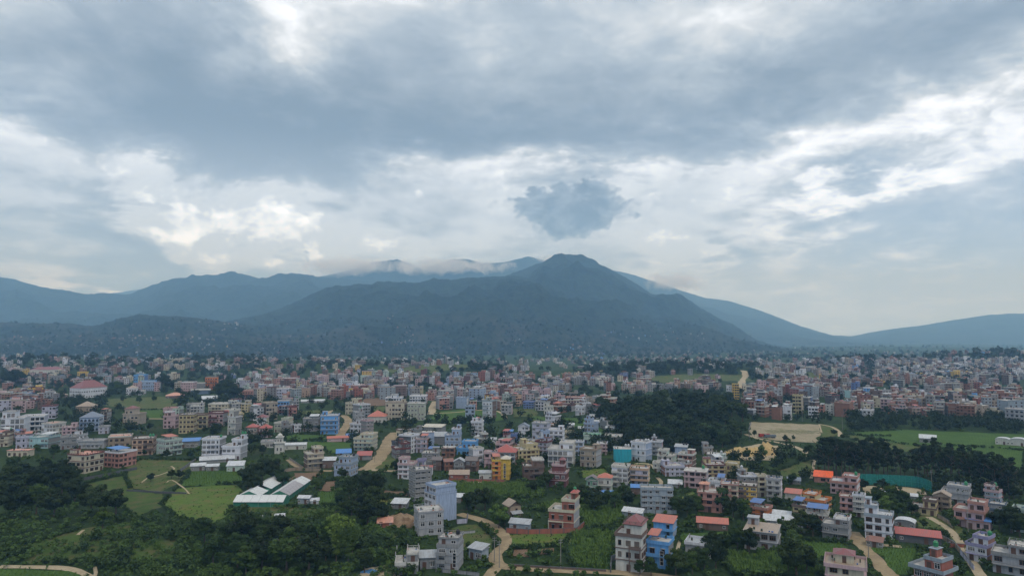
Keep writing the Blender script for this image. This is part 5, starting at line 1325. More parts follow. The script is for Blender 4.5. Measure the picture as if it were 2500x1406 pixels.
for poly, m in [
 ([(392,1232),(432,1192),(520,1184),(582,1186),(596,1196),(560,1250),(512,1278),(440,1268)], bright),
 ([(438,1186),(462,1150),(585,1150),(602,1180),(520,1184)], green_f),
 ([(300,1142),(345,1122),(488,1124),(452,1172),(396,1200),(318,1192)], dull),
 ([(702,1172),(724,1154),(788,1152),(764,1172)], soil), ([(780,1197),(792,1176),(826,1172),(820,1198)], soil),
 ([(700,1098),(745,1078),(862,1080),(858,1104),(800,1106),(792,1096),(740,1098)], green_f),
 ([(692,1064),(730,1060),(790,1062),(792,1074),(700,1078)], green_f), ([(1105,1178),(1240,1180),(1330,1186),(1330,1212),(1180,1216),(1118,1206)], maize),
 ([(1290,1240),(1420,1212),(1545,1236),(1512,1280),(1425,1296),(1420,1270)], maize), ([(1248,1306),(1386,1302),(1392,1330),(1300,1338),(1240,1334)], bright),
 ([(1250,1340),(1302,1339),(1300,1358),(1244,1356)], soil), ([(1308,1340),(1345,1340),(1345,1352),(1306,1354)], soil), ([(1392,1302),(1502,1292),(1498,1392),(1400,1384),(1378,1344)], maize),
 ([(1655,1300),(1810,1298),(1822,1322),(1760,1326),(1660,1324)], green_f), ([(1760,1350),(1915,1350),(1990,1380),(2010,1404),(1790,1404)], maize),
 ([(1920,1318),(2062,1326),(2098,1362),(2060,1378),(1950,1360)], green_f), ([(2122,1336),(2240,1334),(2250,1350),(2222,1404),(2190,1404)], green_f),
 ([(2255,1336),(2300,1338),(2360,1394),(2340,1404),(2335,1380)], green_f), ([(1670,1204),(1700,1200),(1702,1216),(1672,1218)], bright),
 ([(2300,1226),(2240,1262),(2250,1300),(2300,1300),(2340,1330),(2360,1300),(2310,1270)], dull),
 ([(2062,1056),(2200,1050),(2500,1060),(2500,1100),(2420,1110),(2290,1096),(2200,1084)], green_f), ([(2060,1062),(2180,1066),(2270,1090),(2290,1120),(2200,1100),(2090,1080)], dull),
 ([(2280,1086),(2420,1094),(2500,1100),(2500,1150),(2440,1160),(2330,1120)], green_f),
 ([(1832,1030),(2000,1036),(2006,1062),(1990,1080),(1900,1076),(1830,1064)], pale_f), ([(1868,1046),(2000,1050),(2002,1060),(1872,1058)], dull), ([(2000,1036),(2040,1042),(2052,1058),(2010,1076),(2006,1056)], dull),
 ([(2098,1185),(2180,1187),(2244,1192),(2258,1206),(2106,1203)], sand), ([(1796,1096),(1850,1084),(1900,1088),(1910,1110),(1880,1124),(1800,1122)], sand), ([(1062,1006),(1130,998),(1226,1006),(1232,1026),(1092,1034),(1050,1022)], green_f),
 ([(886,974),(942,970),(944,990),(888,992)], soil), ([(880,994),(944,992),(944,1004),(884,1008)], dull), ([(330,1002),(400,1000),(440,1010),(398,1022),(330,1020)], green_f),
 ([(250,975),(400,968),(440,985),(420,1000),(300,996),(250,990)], dull), ([(718,1004),(780,1000),(790,1014),(730,1018)], dull), ([(1250,998),(1310,996),(1312,1016),(1256,1018)], dull),
 ([(1390,1030),(1470,1040),(1476,1062),(1400,1058)], green_f), ([(1290,1014),(1440,1020),(1440,1032),(1290,1030)], green_f), ([(1414,1148),(1478,1142),(1492,1162),(1420,1168)], bright), ([(1540,1128),(1590,1130),(1592,1142),(1545,1142)], bright),
 ([(920,1218),(996,1214),(990,1232),(925,1236)], bright), ([(922,1198),(990,1198),(990,1210),(924,1212)], soil), ([(880,1310),(960,1300),(1005,1320),(960,1350),(890,1345)], dull), ([(900,1352),(955,1348),(960,1380),(905,1378)], green_f),
 ([(1090,1290),(1170,1280),(1210,1320),(1205,1350),(1140,1335),(1095,1340)], dull), ([(925,1110),(968,1108),(970,1142),(918,1144)], dull), ([(560,1240),(640,1236),(770,1240),(850,1250),(800,1275),(600,1276)], dull),
 ([(770,1200),(830,1200),(840,1235),(770,1236)], green_f), ([(0,1384),(100,1388),(200,1400),(230,1420),(0,1420)], green_f), ([(40,1335),(200,1292),(330,1275),(300,1330),(250,1372),(80,1376)], green_g), ([(205,1182),(300,1160),(320,1200),(400,1205),(395,1235),(330,1262),(300,1240),(225,1225)], green_g), ([(330,1300),(440,1300),(430,1380),(300,1390)], green_g),
 ([(1840,1170),(1985,1120),(1985,1160),(1930,1176)], dull), ([(930,898),(1060,888),(1180,896),(1060,910),(940,910)], dull), ([(1540,922),(1700,912),(1820,916),(1840,930),(1600,934)], dull), ([(1830,905),(2040,912),(2080,930),(1860,925)], dull),
]: field(poly, m)
for pts, w, m in [
 ([(1660,1412),(1600,1404),(1540,1400),(1480,1395),(1380,1392),(1290,1388),(1240,1384),(1216,1376),(1209,1360),(1218,1344),(1234,1332),(1238,1318),(1226,1302),(1204,1284),(1172,1268),(1144,1260),(1122,1254)], 4.6, dirt),
 ([(1222,1378),(1205,1392),(1190,1410)], 3.6, dirt), ([(2080,1298),(2100,1325),(2130,1358),(2160,1390),(2184,1416)], 5.2, dirt),
 ([(893,1146),(918,1130),(936,1106),(946,1084),(956,1066),(966,1056)], 9.5, dirt), ([(893,1146),(930,1148),(966,1150)], 5, sand), ([(706,1122),(726,1138),(752,1146),(800,1149),(850,1148),(893,1146)], 4, dirt),
 ([(0,1383),(60,1383),(110,1384),(160,1387),(200,1398),(228,1412)], 2.8, sand), ([(228,1412),(234,1398),(232,1384)], 1.2, sand), ([(190,1306),(196,1300),(204,1294)], 1.4, sand),
 ([(2268,1262),(2300,1280),(2325,1300),(2350,1335),(2372,1372),(2400,1412)], 3.4, sand), ([(828,1078),(832,1058),(846,1040),(850,1024),(838,1014)], 7, dirt),
 ([(1040,1009),(1090,1008),(1140,1004),(1180,1001),(1215,1004),(1230,1016)], 3.5, sand), ([(1052,1012),(1056,996),(1062,980)], 8, sand), ([(1822,1060),(1850,1070),(1900,1080),(1940,1090),(1966,1104),(1984,1122)], 4, sand),
 ([(1990,1112),(1986,1140),(1980,1168)], 1.6, sand), ([(2002,1036),(2030,1042),(2048,1054),(2052,1066)], 3.6, sand), ([(2000,1036),(2006,1056)], 1.5, sand), ([(300,1022),(360,1022),(430,1023)], 3.5, sand),
 ([(1098,1176),(1180,1178),(1240,1182)], 3.2, sand), ([(1606,1166),(1614,1176),(1610,1186)], 2, sand), ([(1540,1132),(1580,1132),(1600,1142)], 3, sand), ([(406,1178),(420,1172),(450,1192),(462,1206)], .9, sand), ([(346,1178),(362,1166),(388,1160),(424,1146),(418,1138)], 1.2, sand),
 ([(1660,1318),(1656,1334),(1652,1350)], 1.2, sand), ([(1960,1360),(2040,1366),(2118,1372)], .8, sand), ([(2150,1330),(2200,1334)], 3, sand), ([(800,1018),(806,1004),(816,1002)], 4, sand),
 ([(1806,955),(1812,930),(1820,916),(1816,905)], 12, sand), ([(800,925),(818,912),(824,900)], 7, sand), ([(612,893),(640,902),(660,908)], 8, sand), ([(1370,912),(1440,908),(1480,904)], 5, sand), ([(1236,1022),(1232,1010),(1226,1003)], 3, sand),
]: road(pts, w, m, 'footpath' if w < 2.5 else 'dirt_road')

def heap(px, py, rx, ry, h, mat, label, nm, rough=.35):
    g = G1(px, py); n = 26; xs = np.linspace(-1, 1, n); X, Y = np.meshgrid(xs, xs); R = np.hypot(X, Y)
    Z = h*np.clip(1-R, 0, 1)**.7*(1+rough*fbm(X*3+px, Y*3, 4)*2)+h*rough*.5*fbm(X*9, Y*9+px, 2)*np.clip(1-R, 0, 1)
    wx, wy = g[0]+X.ravel()*rx, g[1]+Y.ravel()*ry; gz = T(wx, wy); I = np.arange(n*n).reshape(n, n)
    F_ = np.stack([I[:-1,:-1], I[:-1,1:], I[1:,1:], I[1:,:-1]], -1).reshape(-1, 4)
    o = link(nm, mesh_np(nm, np.stack([wx-g[0], wy-g[1], gz-g[2]+Z.ravel()-.3*(R.ravel() > .97)], 1), F_, [mat], None, True), None, tuple(g)); FOOT.append((g[0], g[1], max(rx, ry)*.8)); return tag(o, label, 'heap')
ochre = field_mat('ochre_sand', (.40,.29,.13), (.48,.36,.18), bumpd=.5); rubble = field_mat('rubble', (.26,.17,.10), (.36,.27,.18), bumpd=1.2, c3=(.14,.09,.06))
heap(1822, 1108, 15, 10, 5, ochre, 'long ochre sand heap left of the sandy path', 'sand_heap'); heap(1868, 1106, 10, 9, 7, ochre, 'taller pointed ochre sand heap beside the sandy path', 'sand_heap')
heap(975, 1270, 9, 7, 2.0, rubble, 'heap of orange brown rubble left of the cement house', 'rubble_heap', .8); heap(1000, 1282, 6, 4, 1.4, rubble, 'low stone heap against the cement house', 'rubble_heap', .8)
tarp = field_mat('blue_tarp', (.06,.20,.42), (.14,.30,.5), bumpd=.3)
heap(905, 1395, 3.6, 1.6, .5, tarp, 'crumpled blue tarpaulin on pale sand', 'tarpaulin', .9); 
field([(900,1385),(950,1378),(975,1392),(965,1412),(880,1412),(880,1398)], sand)

# ================================================================ vegetation
def leafcloud(centers, radii, nper, size, r, flat=.75, up=.35):
    """leaf sprays through the shells of several lobes -> verts, quads"""
    V_, F_ = [], []
    for (c, rad, n) in zip(centers, radii, nper):
        d = r.normal(size=(n, 3)); d /= np.linalg.norm(d, axis=1)[:, None]+1e-9
        rr = rad*(r.random(n)**.35)
        p = np.asarray(c)+d*rr[:, None]*np.array([1, 1, flat])
        nrm = d+r.normal(size=(n, 3))*.55+np.array([0, 0, up]); nrm /= np.linalg.norm(nrm, axis=1)[:, None]
        a = np.cross(nrm, r.normal(size=(n, 3))); a /= np.linalg.norm(a, axis=1)[:, None]+1e-9; b = np.cross(nrm, a)
        s = size*r.uniform(.55, 1.35, n)[:, None]
        q = np.stack([p-a*s-b*s*.5, p+a*s-b*s*.45, p+a*s*.7+b*s*.6, p-a*s*.6+b*s*.65], 1)
        V_.append(q.reshape(-1, 3))
    V_ = np.concatenate(V_); return V_, np.arange(len(V_)).reshape(-1, 4)
bark = simple('bark', (.10,.075,.055), .9, .4, 2)
def trunk_mesh(h, r0, kind, seed):
    r = random.Random(seed); b = MB(); p = Vector((0, 0, -1)); pr = r0*1.25
    pts = [(p, pr)]
    for k in range(1, 5):
        q = Vector((r.uniform(-.25, .25)*k*.5, r.uniform(-.25, .25)*k*.5, h*.62*k/4)); pts.append((q, r0*(1-.16*k)))
    for (a, ra), (c, rc) in zip(pts, pts[1:]):
        base = len(b.v)
        for e, rad in ((a, ra), (c, rc)):
            for k in range(7): t = 2*math.pi*k/7; b.v.append((e.x+rad*math.cos(t), e.y+rad*math.sin(t), e.z))
        for k in range(7): b.f.append((base+k, base+(k+1) % 7, base+7+(k+1) % 7, base+7+k)); b.i.append(0)
    for k in range(6):
        t = 2*math.pi*k/6+r.random(); s = pts[2+k % 3][0]; e = s+Vector((math.cos(t)*h*.24, math.sin(t)*h*.24, h*r.uniform(.12, .28))); b.beam(s, e, r0*.28)
    return b.mesh('trunk', [bark])
def broad_crown(seed, h=10, spread=.42, nl=16, leaves=3600, size=.33, mat=None, base=.28):
    r = np.random.default_rng(seed); C, R = [], []
    for k in range(nl):
        t = r.random()*2*np.pi; u = r.random(); z = h*(base+.12+(.82-base)*u); prof = math.sin(math.pi*min(.95, .18+.72*u))
        rad = h*spread*prof*r.uniform(.35, .95); C.append((math.cos(t)*rad, math.sin(t)*rad, z)); R.append(h*r.uniform(.11, .2))
    C.append((0, 0, h*.62)); R.append(h*.26)
    w = np.array(R)**2; w = (w/w.sum()*leaves).astype(int)
    V_, F_ = leafcloud(C, R, w, size, r)
    return mesh_np('crown', V_, F_, [mat])
def pine_crown(seed, h=20, mat=None, leaves=2600, size=.42):
    r = np.random.default_rng(seed); C, R = [], []
    for k in range(24):
        u = r.random()**.8; z = h*(.34+.62*u); rad = h*.17*(1-u)**.55*r.uniform(.3, 1.1)+.2; t = r.random()*6.28
        C.append((math.cos(t)*rad, math.sin(t)*rad, z)); R.append(h*r.uniform(.045, .085))
    w = np.array(R)**2; w = (w/w.sum()*leaves).astype(int)
    V_, F_ = leafcloud(C, R, w, size, r, .6, .6); return mesh_np('crown', V_, F_, [mat])
def bamboo_crown(seed, h=14, mat=None):
    r = np.random.default_rng(seed); C, R = [], []
    for k in range(34):
        t = r.random()*6.28; lean = r.random()
        for u in np.linspace(.25, 1, 6):
            rr = h*.40*lean*u**1.8; C.append((math.cos(t)*rr, math.sin(t)*rr, h*u*(1-.18*lean*u))); R.append(h*.052*(1.25-.55*u))
    w = np.full(len(C), 26); V_, F_ = leafcloud(C, R, w, .26, r, 1.2, .2); return mesh_np('crown', V_, F_, [mat])
lm = [leaf_mat('dark_leaves', (.010,.020,.007), (.021,.037,.011)), leaf_mat('green_leaves', (.017,.036,.010), (.034,.062,.016)), leaf_mat('light_leaves', (.044,.086,.020), (.072,.122,.030))]
pine_l = leaf_mat('pine_needles', (.008,.018,.008), (.016,.030,.011)); bam_l = leaf_mat('bamboo_leaves', (.045,.080,.020), (.070,.115,.030)); red_l = leaf_mat('dark_red_leaves', (.07,.02,.025), (.10,.03,.03))
PROTO = {}
for k in range(3):
    PROTO[('dark', k)] = (broad_crown(20+k, mat=lm[0], nl=20, spread=.46), trunk_mesh(10, .34, 0, k), 10, 'dark')
    PROTO[('green', k)] = (broad_crown(30+k, mat=lm[1], nl=15, spread=.40, base=.2), trunk_mesh(10, .28, 0, 5+k), 10, 'green')
    PROTO[('light', k)] = (broad_crown(40+k, mat=lm[2], nl=12, spread=.42, leaves=3000, base=.15), trunk_mesh(10, .22, 0, 9+k), 10, 'light')
    PROTO[('pine', k)] = (pine_crown(50+k, mat=pine_l), trunk_mesh(20, .38, 1, 12+k), 20, 'pine')
    PROTO[('far', k)] = (broad_crown(60+k, mat=lm[0], nl=13, leaves=1500, size=.55, spread=.44, base=.12), trunk_mesh(10, .3, 0, 15+k), 10, 'far')
PROTO[('bamboo', 0)] = (bamboo_crown(70, mat=bam_l), trunk_mesh(9, .2, 0, 18), 14, 'bamboo')
PROTO[('red', 0)] = (broad_crown(80, mat=red_l, leaves=1500), trunk_mesh(10, .2, 0, 20), 10, 'red')
TREES = []
KN = {'dark': 'broadleaf_tree', 'green': 'broadleaf_tree', 'light': 'broadleaf_tree', 'pine': 'pine_tree', 'far': 'broadleaf_tree', 'bamboo': 'bamboo_clump', 'red': 'broadleaf_tree'}
def tree(px, py, h, kind, label=None, group=None, squash=1.0, xyz=None):
    g = G1(px, py) if xyz is None else xyz
    if np.isnan(g[0]): return
    ks = [k for k in PROTO if k[0] == kind]; cr, tr, H0, _ = PROTO[ks[random.randrange(len(ks))]]
    s = h/H0*random.uniform(.92, 1.08); w_ = squash*random.uniform(.88, 1.16)
    root = empty(KN[kind], (g[0], g[1], g[2]), random.random()*6.28); root.scale = (s*w_, s*w_, s)
    link('trunk', tr, root); link('crown', cr, root)
    TREES.append((root, px, py, h, kind, label, group)); FOOT.append((g[0], g[1], h*.2)); return root
TL = [ # px, py (foot), height m, kind
 (18,1215,14,'dark'),(62,1200,14,'dark'),(105,1205,13,'dark'),(150,1206,14,'dark'),(182,1232,12,'dark'),(35,1262,14,'dark'),(88,1256,13,'green'),(132,1262,12,'dark'),(30,1170,11,'green'),(110,1160,10,'dark'),(150,1165,9,'dark'),(175,1180,9,'dark'),
 (252,1258,14,'dark'),(222,1250,11,'dark'),(282,1254,11,'dark'),(250,1290,8,'green'),
 (605,1192,11,'dark'),(640,1180,13,'dark'),(668,1178,13,'dark'),(620,1205,9,'dark'),(690,1185,9,'green'),
 (852,1212,9,'dark'),(885,1206,12,'dark'),(915,1212,11,'dark'),(840,1238,8,'green'),(880,1248,11,'dark'),(915,1256,12,'dark'),(858,1262,10,'dark'),(898,1282,11,'dark'),(930,1276,8,'dark'),(830,1228,7,'green'),(770,1192,5,'green'),
 (500,1322,9,'green'),(545,1340,10,'green'),(590,1335,11,'dark'),(640,1332,10,'green'),(690,1336,11,'dark'),(735,1328,10,'green'),(775,1330,10,'green'),(520,1380,11,'green'),(580,1384,12,'green'),(640,1388,12,'dark'),(700,1390,13,'green'),(755,1396,12,'dark'),(600,1400,9,'green'),(890,1398,8,'dark'),(800,1296,8,'green'),(680,1300,7,'dark'),(620,1306,8,'green'),(930,1386,6,'green'),
 (820,1372,15,'bamboo'),(850,1376,13,'bamboo'),(795,1368,13,'bamboo'),(860,1352,9,'bamboo'),
 (280,1064,7,'green'),(312,1056,7,'dark'),(345,1058,7,'green'),(366,1052,6,'dark'),(260,1048,7,'dark'),(525,1068,9,'dark'),(405,1120,6,'dark'),(437,1170,5,'dark'),(462,1118,6,'green'),(480,1112,6,'green'),(368,1176,5,'dark'),(418,1168,5,'dark'),(578,1146,3.4,'green'),(90,1108,6,'green'),(130,1118,8,'green'),(300,1108,4,'dark'),(352,1112,4,'green'),(20,1085,6,'green'),(672,1100,5,'green'),(640,1108,6,'dark'),(660,1070,7,'green'),(610,1088,6,'dark'),(630,1084,6,'dark'),
 (397,948,20,'dark'),(410,950,15,'dark'),(548,972,24,'dark'),(560,974,22,'dark'),(575,978,16,'dark'),(533,972,15,'dark'),(20,940,22,'dark'),(38,944,24,'dark'),(10,925,18,'dark'),(172,950,12,'dark'),(195,952,13,'green'),(215,946,12,'green'),(286,958,14,'green'),(300,962,12,'dark'),(272,962,11,'green'),(150,976,10,'green'),(90,978,12,'dark'),(60,975,10,'green'),(180,990,9,'green'),(215,990,9,'dark'),(255,988,9,'green'),(300,982,8,'dark'),(340,985,8,'green'),(375,980,8,'green'),
 (1438,1232,8,'green'),(1405,1242,8,'dark'),(1452,1250,9,'dark'),(1480,1238,8,'green'),(1500,1244,8,'green'),(1532,1238,7,'dark'),(1420,1220,7,'dark'),(1398,1208,6,'green'),(1370,1206,6,'green'),(1300,1204,6,'dark'),(1322,1196,6,'green'),(1160,1248,10,'dark'),(1184,1244,9,'dark'),(1140,1244,8,'green'),(1205,1232,7,'green'),(1218,1290,10,'light'),(1214,1270,8,'green'),(1232,1282,7,'green'),(1335,1190,7,'dark'),(1262,1170,8,'green'),(1480,1190,6,'red'),(1460,1235,8,'dark'),
 (1520,1210,6,'green'),(1650,1252,7,'green'),(1678,1262,9,'dark'),(1700,1256,8,'green'),(1765,1250,10,'green'),(1790,1264,9,'dark'),(1815,1270,8,'green'),(1640,1220,6,'green'),(1775,1344,7,'green'),(1800,1346,8,'green'),(1742,1352,7,'dark'),(1812,1330,6,'dark'),(1828,1352,9,'dark'),(1748,1386,8,'dark'),(1720,1392,7,'green'),(1700,1380,6,'dark'),(1690,1400,7,'green'),(1590,1406,6,'green'),(1650,1402,8,'dark'),(1560,1406,5,'green'),(1945,1402,11,'dark'),(1970,1400,8,'dark'),(1925,1394,7,'green'),(1930,1316,7,'dark'),(1940,1344,7,'green'),(1955,1300,8,'dark'),(1985,1308,8,'dark'),(1915,1300,6,'green'),
 (2150,1230,9,'green'),(2175,1240,10,'green'),(2200,1238,9,'green'),(2165,1254,8,'light'),(2190,1262,8,'green'),(2225,1254,5,'dark'),(2106,1198,6,'dark'),(2154,1201,7,'dark'),(1900,1218,7,'green'),(1930,1244,5,'green'),(1895,1240,6,'green'),(1866,1190,8,'green'),(1890,1185,8,'green'),(1850,1178,7,'dark'),(1910,1196,7,'green'),(1935,1182,6,'green'),(2255,1290,4,'dark'),(2330,1290,5,'green'),(2440,1296,9,'dark'),(2470,1300,10,'dark'),(2490,1310,9,'dark'),(2420,1290,6,'green'),(2480,1280,8,'green'),
 (1290,1070,6,'green'),(1410,1066,8,'green'),(1430,1080,7,'green'),(1390,1062,6,'dark'),(1380,1098,6,'green'),(1190,1068,7,'green'),(1195,1090,5,'light'),(1050,1075,6,'green'),(1130,1040,8,'dark'),(1110,1040,7,'dark'),(1145,1036,8,'dark'),(1090,1036,6,'green'),(960,1040,7,'dark'),(985,1042,7,'green'),(1010,1040,7,'dark'),(1040,1042,6,'green'),(940,1044,6,'dark'),(970,1110,6,'green'),(978,1160,10,'dark'),(962,1148,6,'green'),(1120,1130,7,'green'),(1175,1168,5,'light'),(1250,1160,8,'green'),(1268,1140,6,'green'),(910,1108,5,'green'),(840,1170,5,'dark'),(830,1165,5,'green'),
 (1810,1060,9,'green'),(1860,1118,8,'light'),(1822,1122,7,'green'),(1842,1066,5,'green'),(1918,1078,5,'dark'),(1938,1074,4,'green'),(1975,1112,7,'green'),(1980,1130,8,'green'),
]
for t in TL: tree(*t)
# the pine wood at right: two staggered rows
for i in range(46):
    px = 2000+i*10.6+random.uniform(-4, 4); row = i % 3; py = 1156+max(0, (px-2270))*.24+row*8+random.uniform(-2, 2)
    top = np.interp(px, [1990,2040,2100,2160,2200,2245,2280,2330,2420,2500], [17,22,21,20,16,17,19,20,19,15])
    if 2195 < px < 2232 and row == 0: continue
    tree(px, py, float(top)*random.uniform(.88, 1.12), 'pine', None, 'pines of the wood behind the sports net')
for i in range(6, 14): tree((2284+(i-6)*27)+random.uniform(-6, 6), 1180+max(0, (i-5)*27)*.18, 7, 'dark', None, 'undergrowth trees along the pine wood')
# the wood on the low hill
for i in range(95):
    for _ in range(30):
        px, py = random.uniform(1455, 1832), random.uniform(972, 1112)
        lo_ = np.interp(px, [1455,1500,1560,1650,1760,1832], [1010,1085,1104,1112,1106,1065]); hi_ = np.interp(px, [1455,1500,1600,1700,1800,1832], [1000,985,965,962,972,1010])
        if hi_ < py < lo_:
            g = G1(px, py)
            if all((g[0]-t[0])**2+(g[1]-t[1])**2 > 36 for t in FOOT[-110:]): break
    tree(px, py, random.uniform(9, 15), 'far' if py < 1060 else random.choice(['far', 'dark', 'dark', 'green']), None, 'trees of the wood on the low hill', 1.15, xyz=g)

# ================================================================ the rest of the town
PALS = {
 'brickmix': ['brick']*5+['dark grey','brown','grey','brown','tan','brown','rust red','pink','beige','grey','grey','pale grey','white','cream','salmon','tan','blue-grey','maroon','brick'],
 'pinkbrick': ['brick']*4+['brown','dark grey','grey','tan','blue-grey','salmon','pink','pink','rust red','beige','cream','pale grey','grey','grey','white','brown','peach','mint','pale blue','maroon'],
 'pinkcream': ['grey','brown','dark grey','cream','beige','pink','salmon','off-white','peach','pale grey','brick','brick','white','grey'],
 'mix': ['white','pale blue','grey','pink','cream','lavender','pale grey','brick','beige','salmon','pale yellow','mint','blue-grey'],
 'white': ['white','white','off-white','pale grey','grey','pale blue','pink','cream','lavender','dark grey','brick'],
 'slope': ['dark grey','brown','grey','beige','grey','tan','brown','blue-grey','brick','grey','off-white'],
 'pale': ['brown','dark grey','beige','blue-grey','grey','brick','brown','dark grey','off-white','white','pale grey','cream','beige','pink','grey','pale grey','white','tan'],
}
REG = [ # x0,x1,y0,y1,n,palette,hscale,full
 (0,330,905,962,85,'brickmix',1,0),(0,130,962,1000,60,'brickmix',.8,0),(0,60,1000,1008,6,'white',1,0),(600,1240,916,976,430,'pinkbrick',1,0),(1200,1490,925,1012,190,'pinkcream',1,0),(1330,1760,925,960,120,'pinkcream',.8,0),
 (560,730,958,1066,60,'mix',1,0),(720,1060,955,980,36,'mix',1,0),(1000,1330,956,1012,44,'mix',1,0),(960,1500,1040,1132,62,'white',1,0),(1050,1340,1100,1150,30,'mix',.9,0),(1820,2500,932,1018,720,'brickmix',1.05,0),(360,600,1000,1066,16,'mix',1,0),(330,600,920,958,30,'mix',1,0),
 (700,980,1010,1110,9,'mix',1,0),(1600,1780,1100,1170,12,'mix',.85,0),(1760,1940,1205,1240,8,'mix',.85,0),(2380,2500,1215,1240,4,'mix',.9,0),(0,260,1030,1100,18,'mix',1,0),
 (1850,2500,880,932,540,'pale',.9,1),(2150,2500,880,935,260,'pale',1,1),(0,640,860,905,190,'pale',.9,1),(560,1120,874,902,130,'pale',.9,1),(1100,1850,886,925,70,'pale',.9,1),
 (860,1010,795,842,90,'slope',.8,1),(700,880,820,850,40,'slope',.8,1),(540,720,785,815,30,'slope',.7,1),(1340,1500,840,888,110,'slope',.8,1),(1470,1720,800,835,45,'slope',.7,1),(940,968,765,800,7,'slope',.8,1),(0,600,818,856,80,'slope',.7,1),(1500,1860,860,888,170,'slope',.8,1),(1830,2500,846,872,260,'slope',.8,1),(200,560,785,850,45,'slope',.7,1),(600,1200,830,870,40,'slope',.7,1),(1250,1340,824,850,12,'slope',.7,1),(1150,1340,880,890,26,'slope',.8,1),
]
cand = []
R2 = np.random.default_rng(3)
for (x0, x1, y0, y1, n, pal, hs, full) in REG:
    px = R2.uniform(x0, x1, n); py = R2.uniform(y0, y1, n); G_ = ground(px, py, bool(full))
    for i in range(n):
        if not np.isnan(G_[i, 0]): cand.append((px[i], py[i], G_[i], pal, hs, bool(full)))
grid = {}
def gkey(x, y): return (int(x//25), int(y//25))
def gadd(x, y, r): grid.setdefault(gkey(x, y), []).append((x, y, r))
def gfree(x, y, r, slack=1.0):
    i, j = gkey(x, y)
    for a in (-1, 0, 1):
        for b in (-1, 0, 1):
            for (X, Y, R) in grid.get((i+a, j+b), ()):
                if (X-x)**2+(Y-y)**2 < ((R+r)*slack)**2: return False
    return True
for f in FOOT: gadd(*f)
cand.sort(key=lambda c: math.hypot(c[2][0], c[2][1]))
GREEN = [p for p, m in FIELDS]
def on_field(px, py): return any(inpoly(np.array([px]), np.array([py]), p)[0] for p in GREEN)
nind = 300-len(HL); keep = []
for c in cand:
    D = math.hypot(c[2][0], c[2][1]); w = R2.choice([R2.uniform(6, 9), R2.uniform(8, 12), R2.uniform(11, 17)], p=[.4, .45, .15])*(1 if D < 2200 else .95)
    if not gfree(c[2][0], c[2][1], w*.5, .92 if D < 1500 else .7): continue
    if D < 900 and on_field(c[0], c[1]): continue
    if c[5] and D > 2500 and c[1] < 862 and fbm(np.array([c[2][0]/260]), np.array([c[2][1]/330]), 3)[0] < .06: continue
    if D < 1500 and fbm(np.array([c[2][0]/55+4]), np.array([c[2][1]/75]), 3)[0] < -.14: continue
    gadd(c[2][0], c[2][1], w*.5); keep.append((c, w, D))
RC = ['blue','coral','white','grey','maroon','red']
TRIMS = {'pink': 'maroon', 'white': 'pale grey', 'cream': 'brown', 'brick': 'off-white'}
auto = []
for (c, w, D) in keep[:nind]:
    (px, py, g, pal, hs, full) = c; col = random.choice(PALS[pal]); side = random.choice([col, col, 'grey', 'brick', 'pale grey'])
    st = random.choice([2, 3, 3, 4, 4]); wp = w*FPX/D*1.25; hp = st*2.95*hs*FPX/D*.99
    s = random.choice([-1, 1])*random.uniform(.1, .42)
    o = []
    if random.random() < .35: o.append('step='+random.choice('LR'))
    if random.random() < .45: o.append('pent')
    if random.random() < .6: o.append('tank')
    q = random.random(); feat = None
    if q < .22: rc = random.choice(RC); o.append('tin='+rc); feat = 'a '+rc+' sheet canopy'
    elif q < .30: rc = random.choice(['maroon', 'red', 'coral']); o.append('hip='+rc); feat = 'a '+rc+' hipped roof'
    elif q < .42: o.append('unf'); feat = 'bare columns on top'
    elif any(t.startswith('step') for t in o): feat = 'a stepped terrace'
    else: feat = 'a flat parapet roof'
    if random.random() < .5: o.append('trim='+TRIMS.get(col, random.choice(['off-white', 'pink', 'pale grey', 'maroon'])).replace(' ', '_'))
    o = [t for t in o if not (t.startswith('pent') and any(x.startswith('hip') for x in o))]
    r_ = house(px-wp/2, px+wp/2, py-hp, py, s, st, col, side, ' '.join(o), 'x', group='houses of the dense town quarters')
    auto.append((r_, px, py, col, st, feat, D))
# labels that say which one: look, then the nearest named neighbour, then order
NUMW = {1: 'one', 2: 'two', 3: 'three', 4: 'four', 5: 'five'}
def short(lab, words=6):
    for cut in (' with ', ' beside ', ' below ', ' above ', ' behind ', ' right of ', ' left of ', ' under ', ' at ', ' in the ', ' on the ', ' of ', ' over ', ' rising', ' among', ' between', ' topped', ', ', ' by ', ' near ', ' cut ', ' along '):
        lab = lab.split(cut)[0]
    return lab
marks = [(x, y, short(l)) for (r_, x, y, l, D) in BL if l and l != 'x']
cnt = {}
for m_ in marks: cnt[m_[2]] = cnt.get(m_[2], 0)+1
marks = [m_ for m_ in marks if cnt[m_[2]] == 1 and 2 <= len(m_[2].split()) <= 8]
seen = {}
def relation(px, py, kx=1.0):
    m_ = sorted(marks, key=lambda q: math.hypot((q[0]-px), (q[1]-py)*2.2))
    out = []
    for q in m_[:6]:
        dx_, dy_ = px-q[0], (py-q[1])*2.2
        rel = ('just ' if math.hypot(dx_, dy_) < 45 else '')+(('right of' if dx_ > 0 else 'left of') if abs(dx_) > abs(dy_) else ('below' if dy_ > 0 else 'behind'))
        out.append((rel, q[2]))
    return out
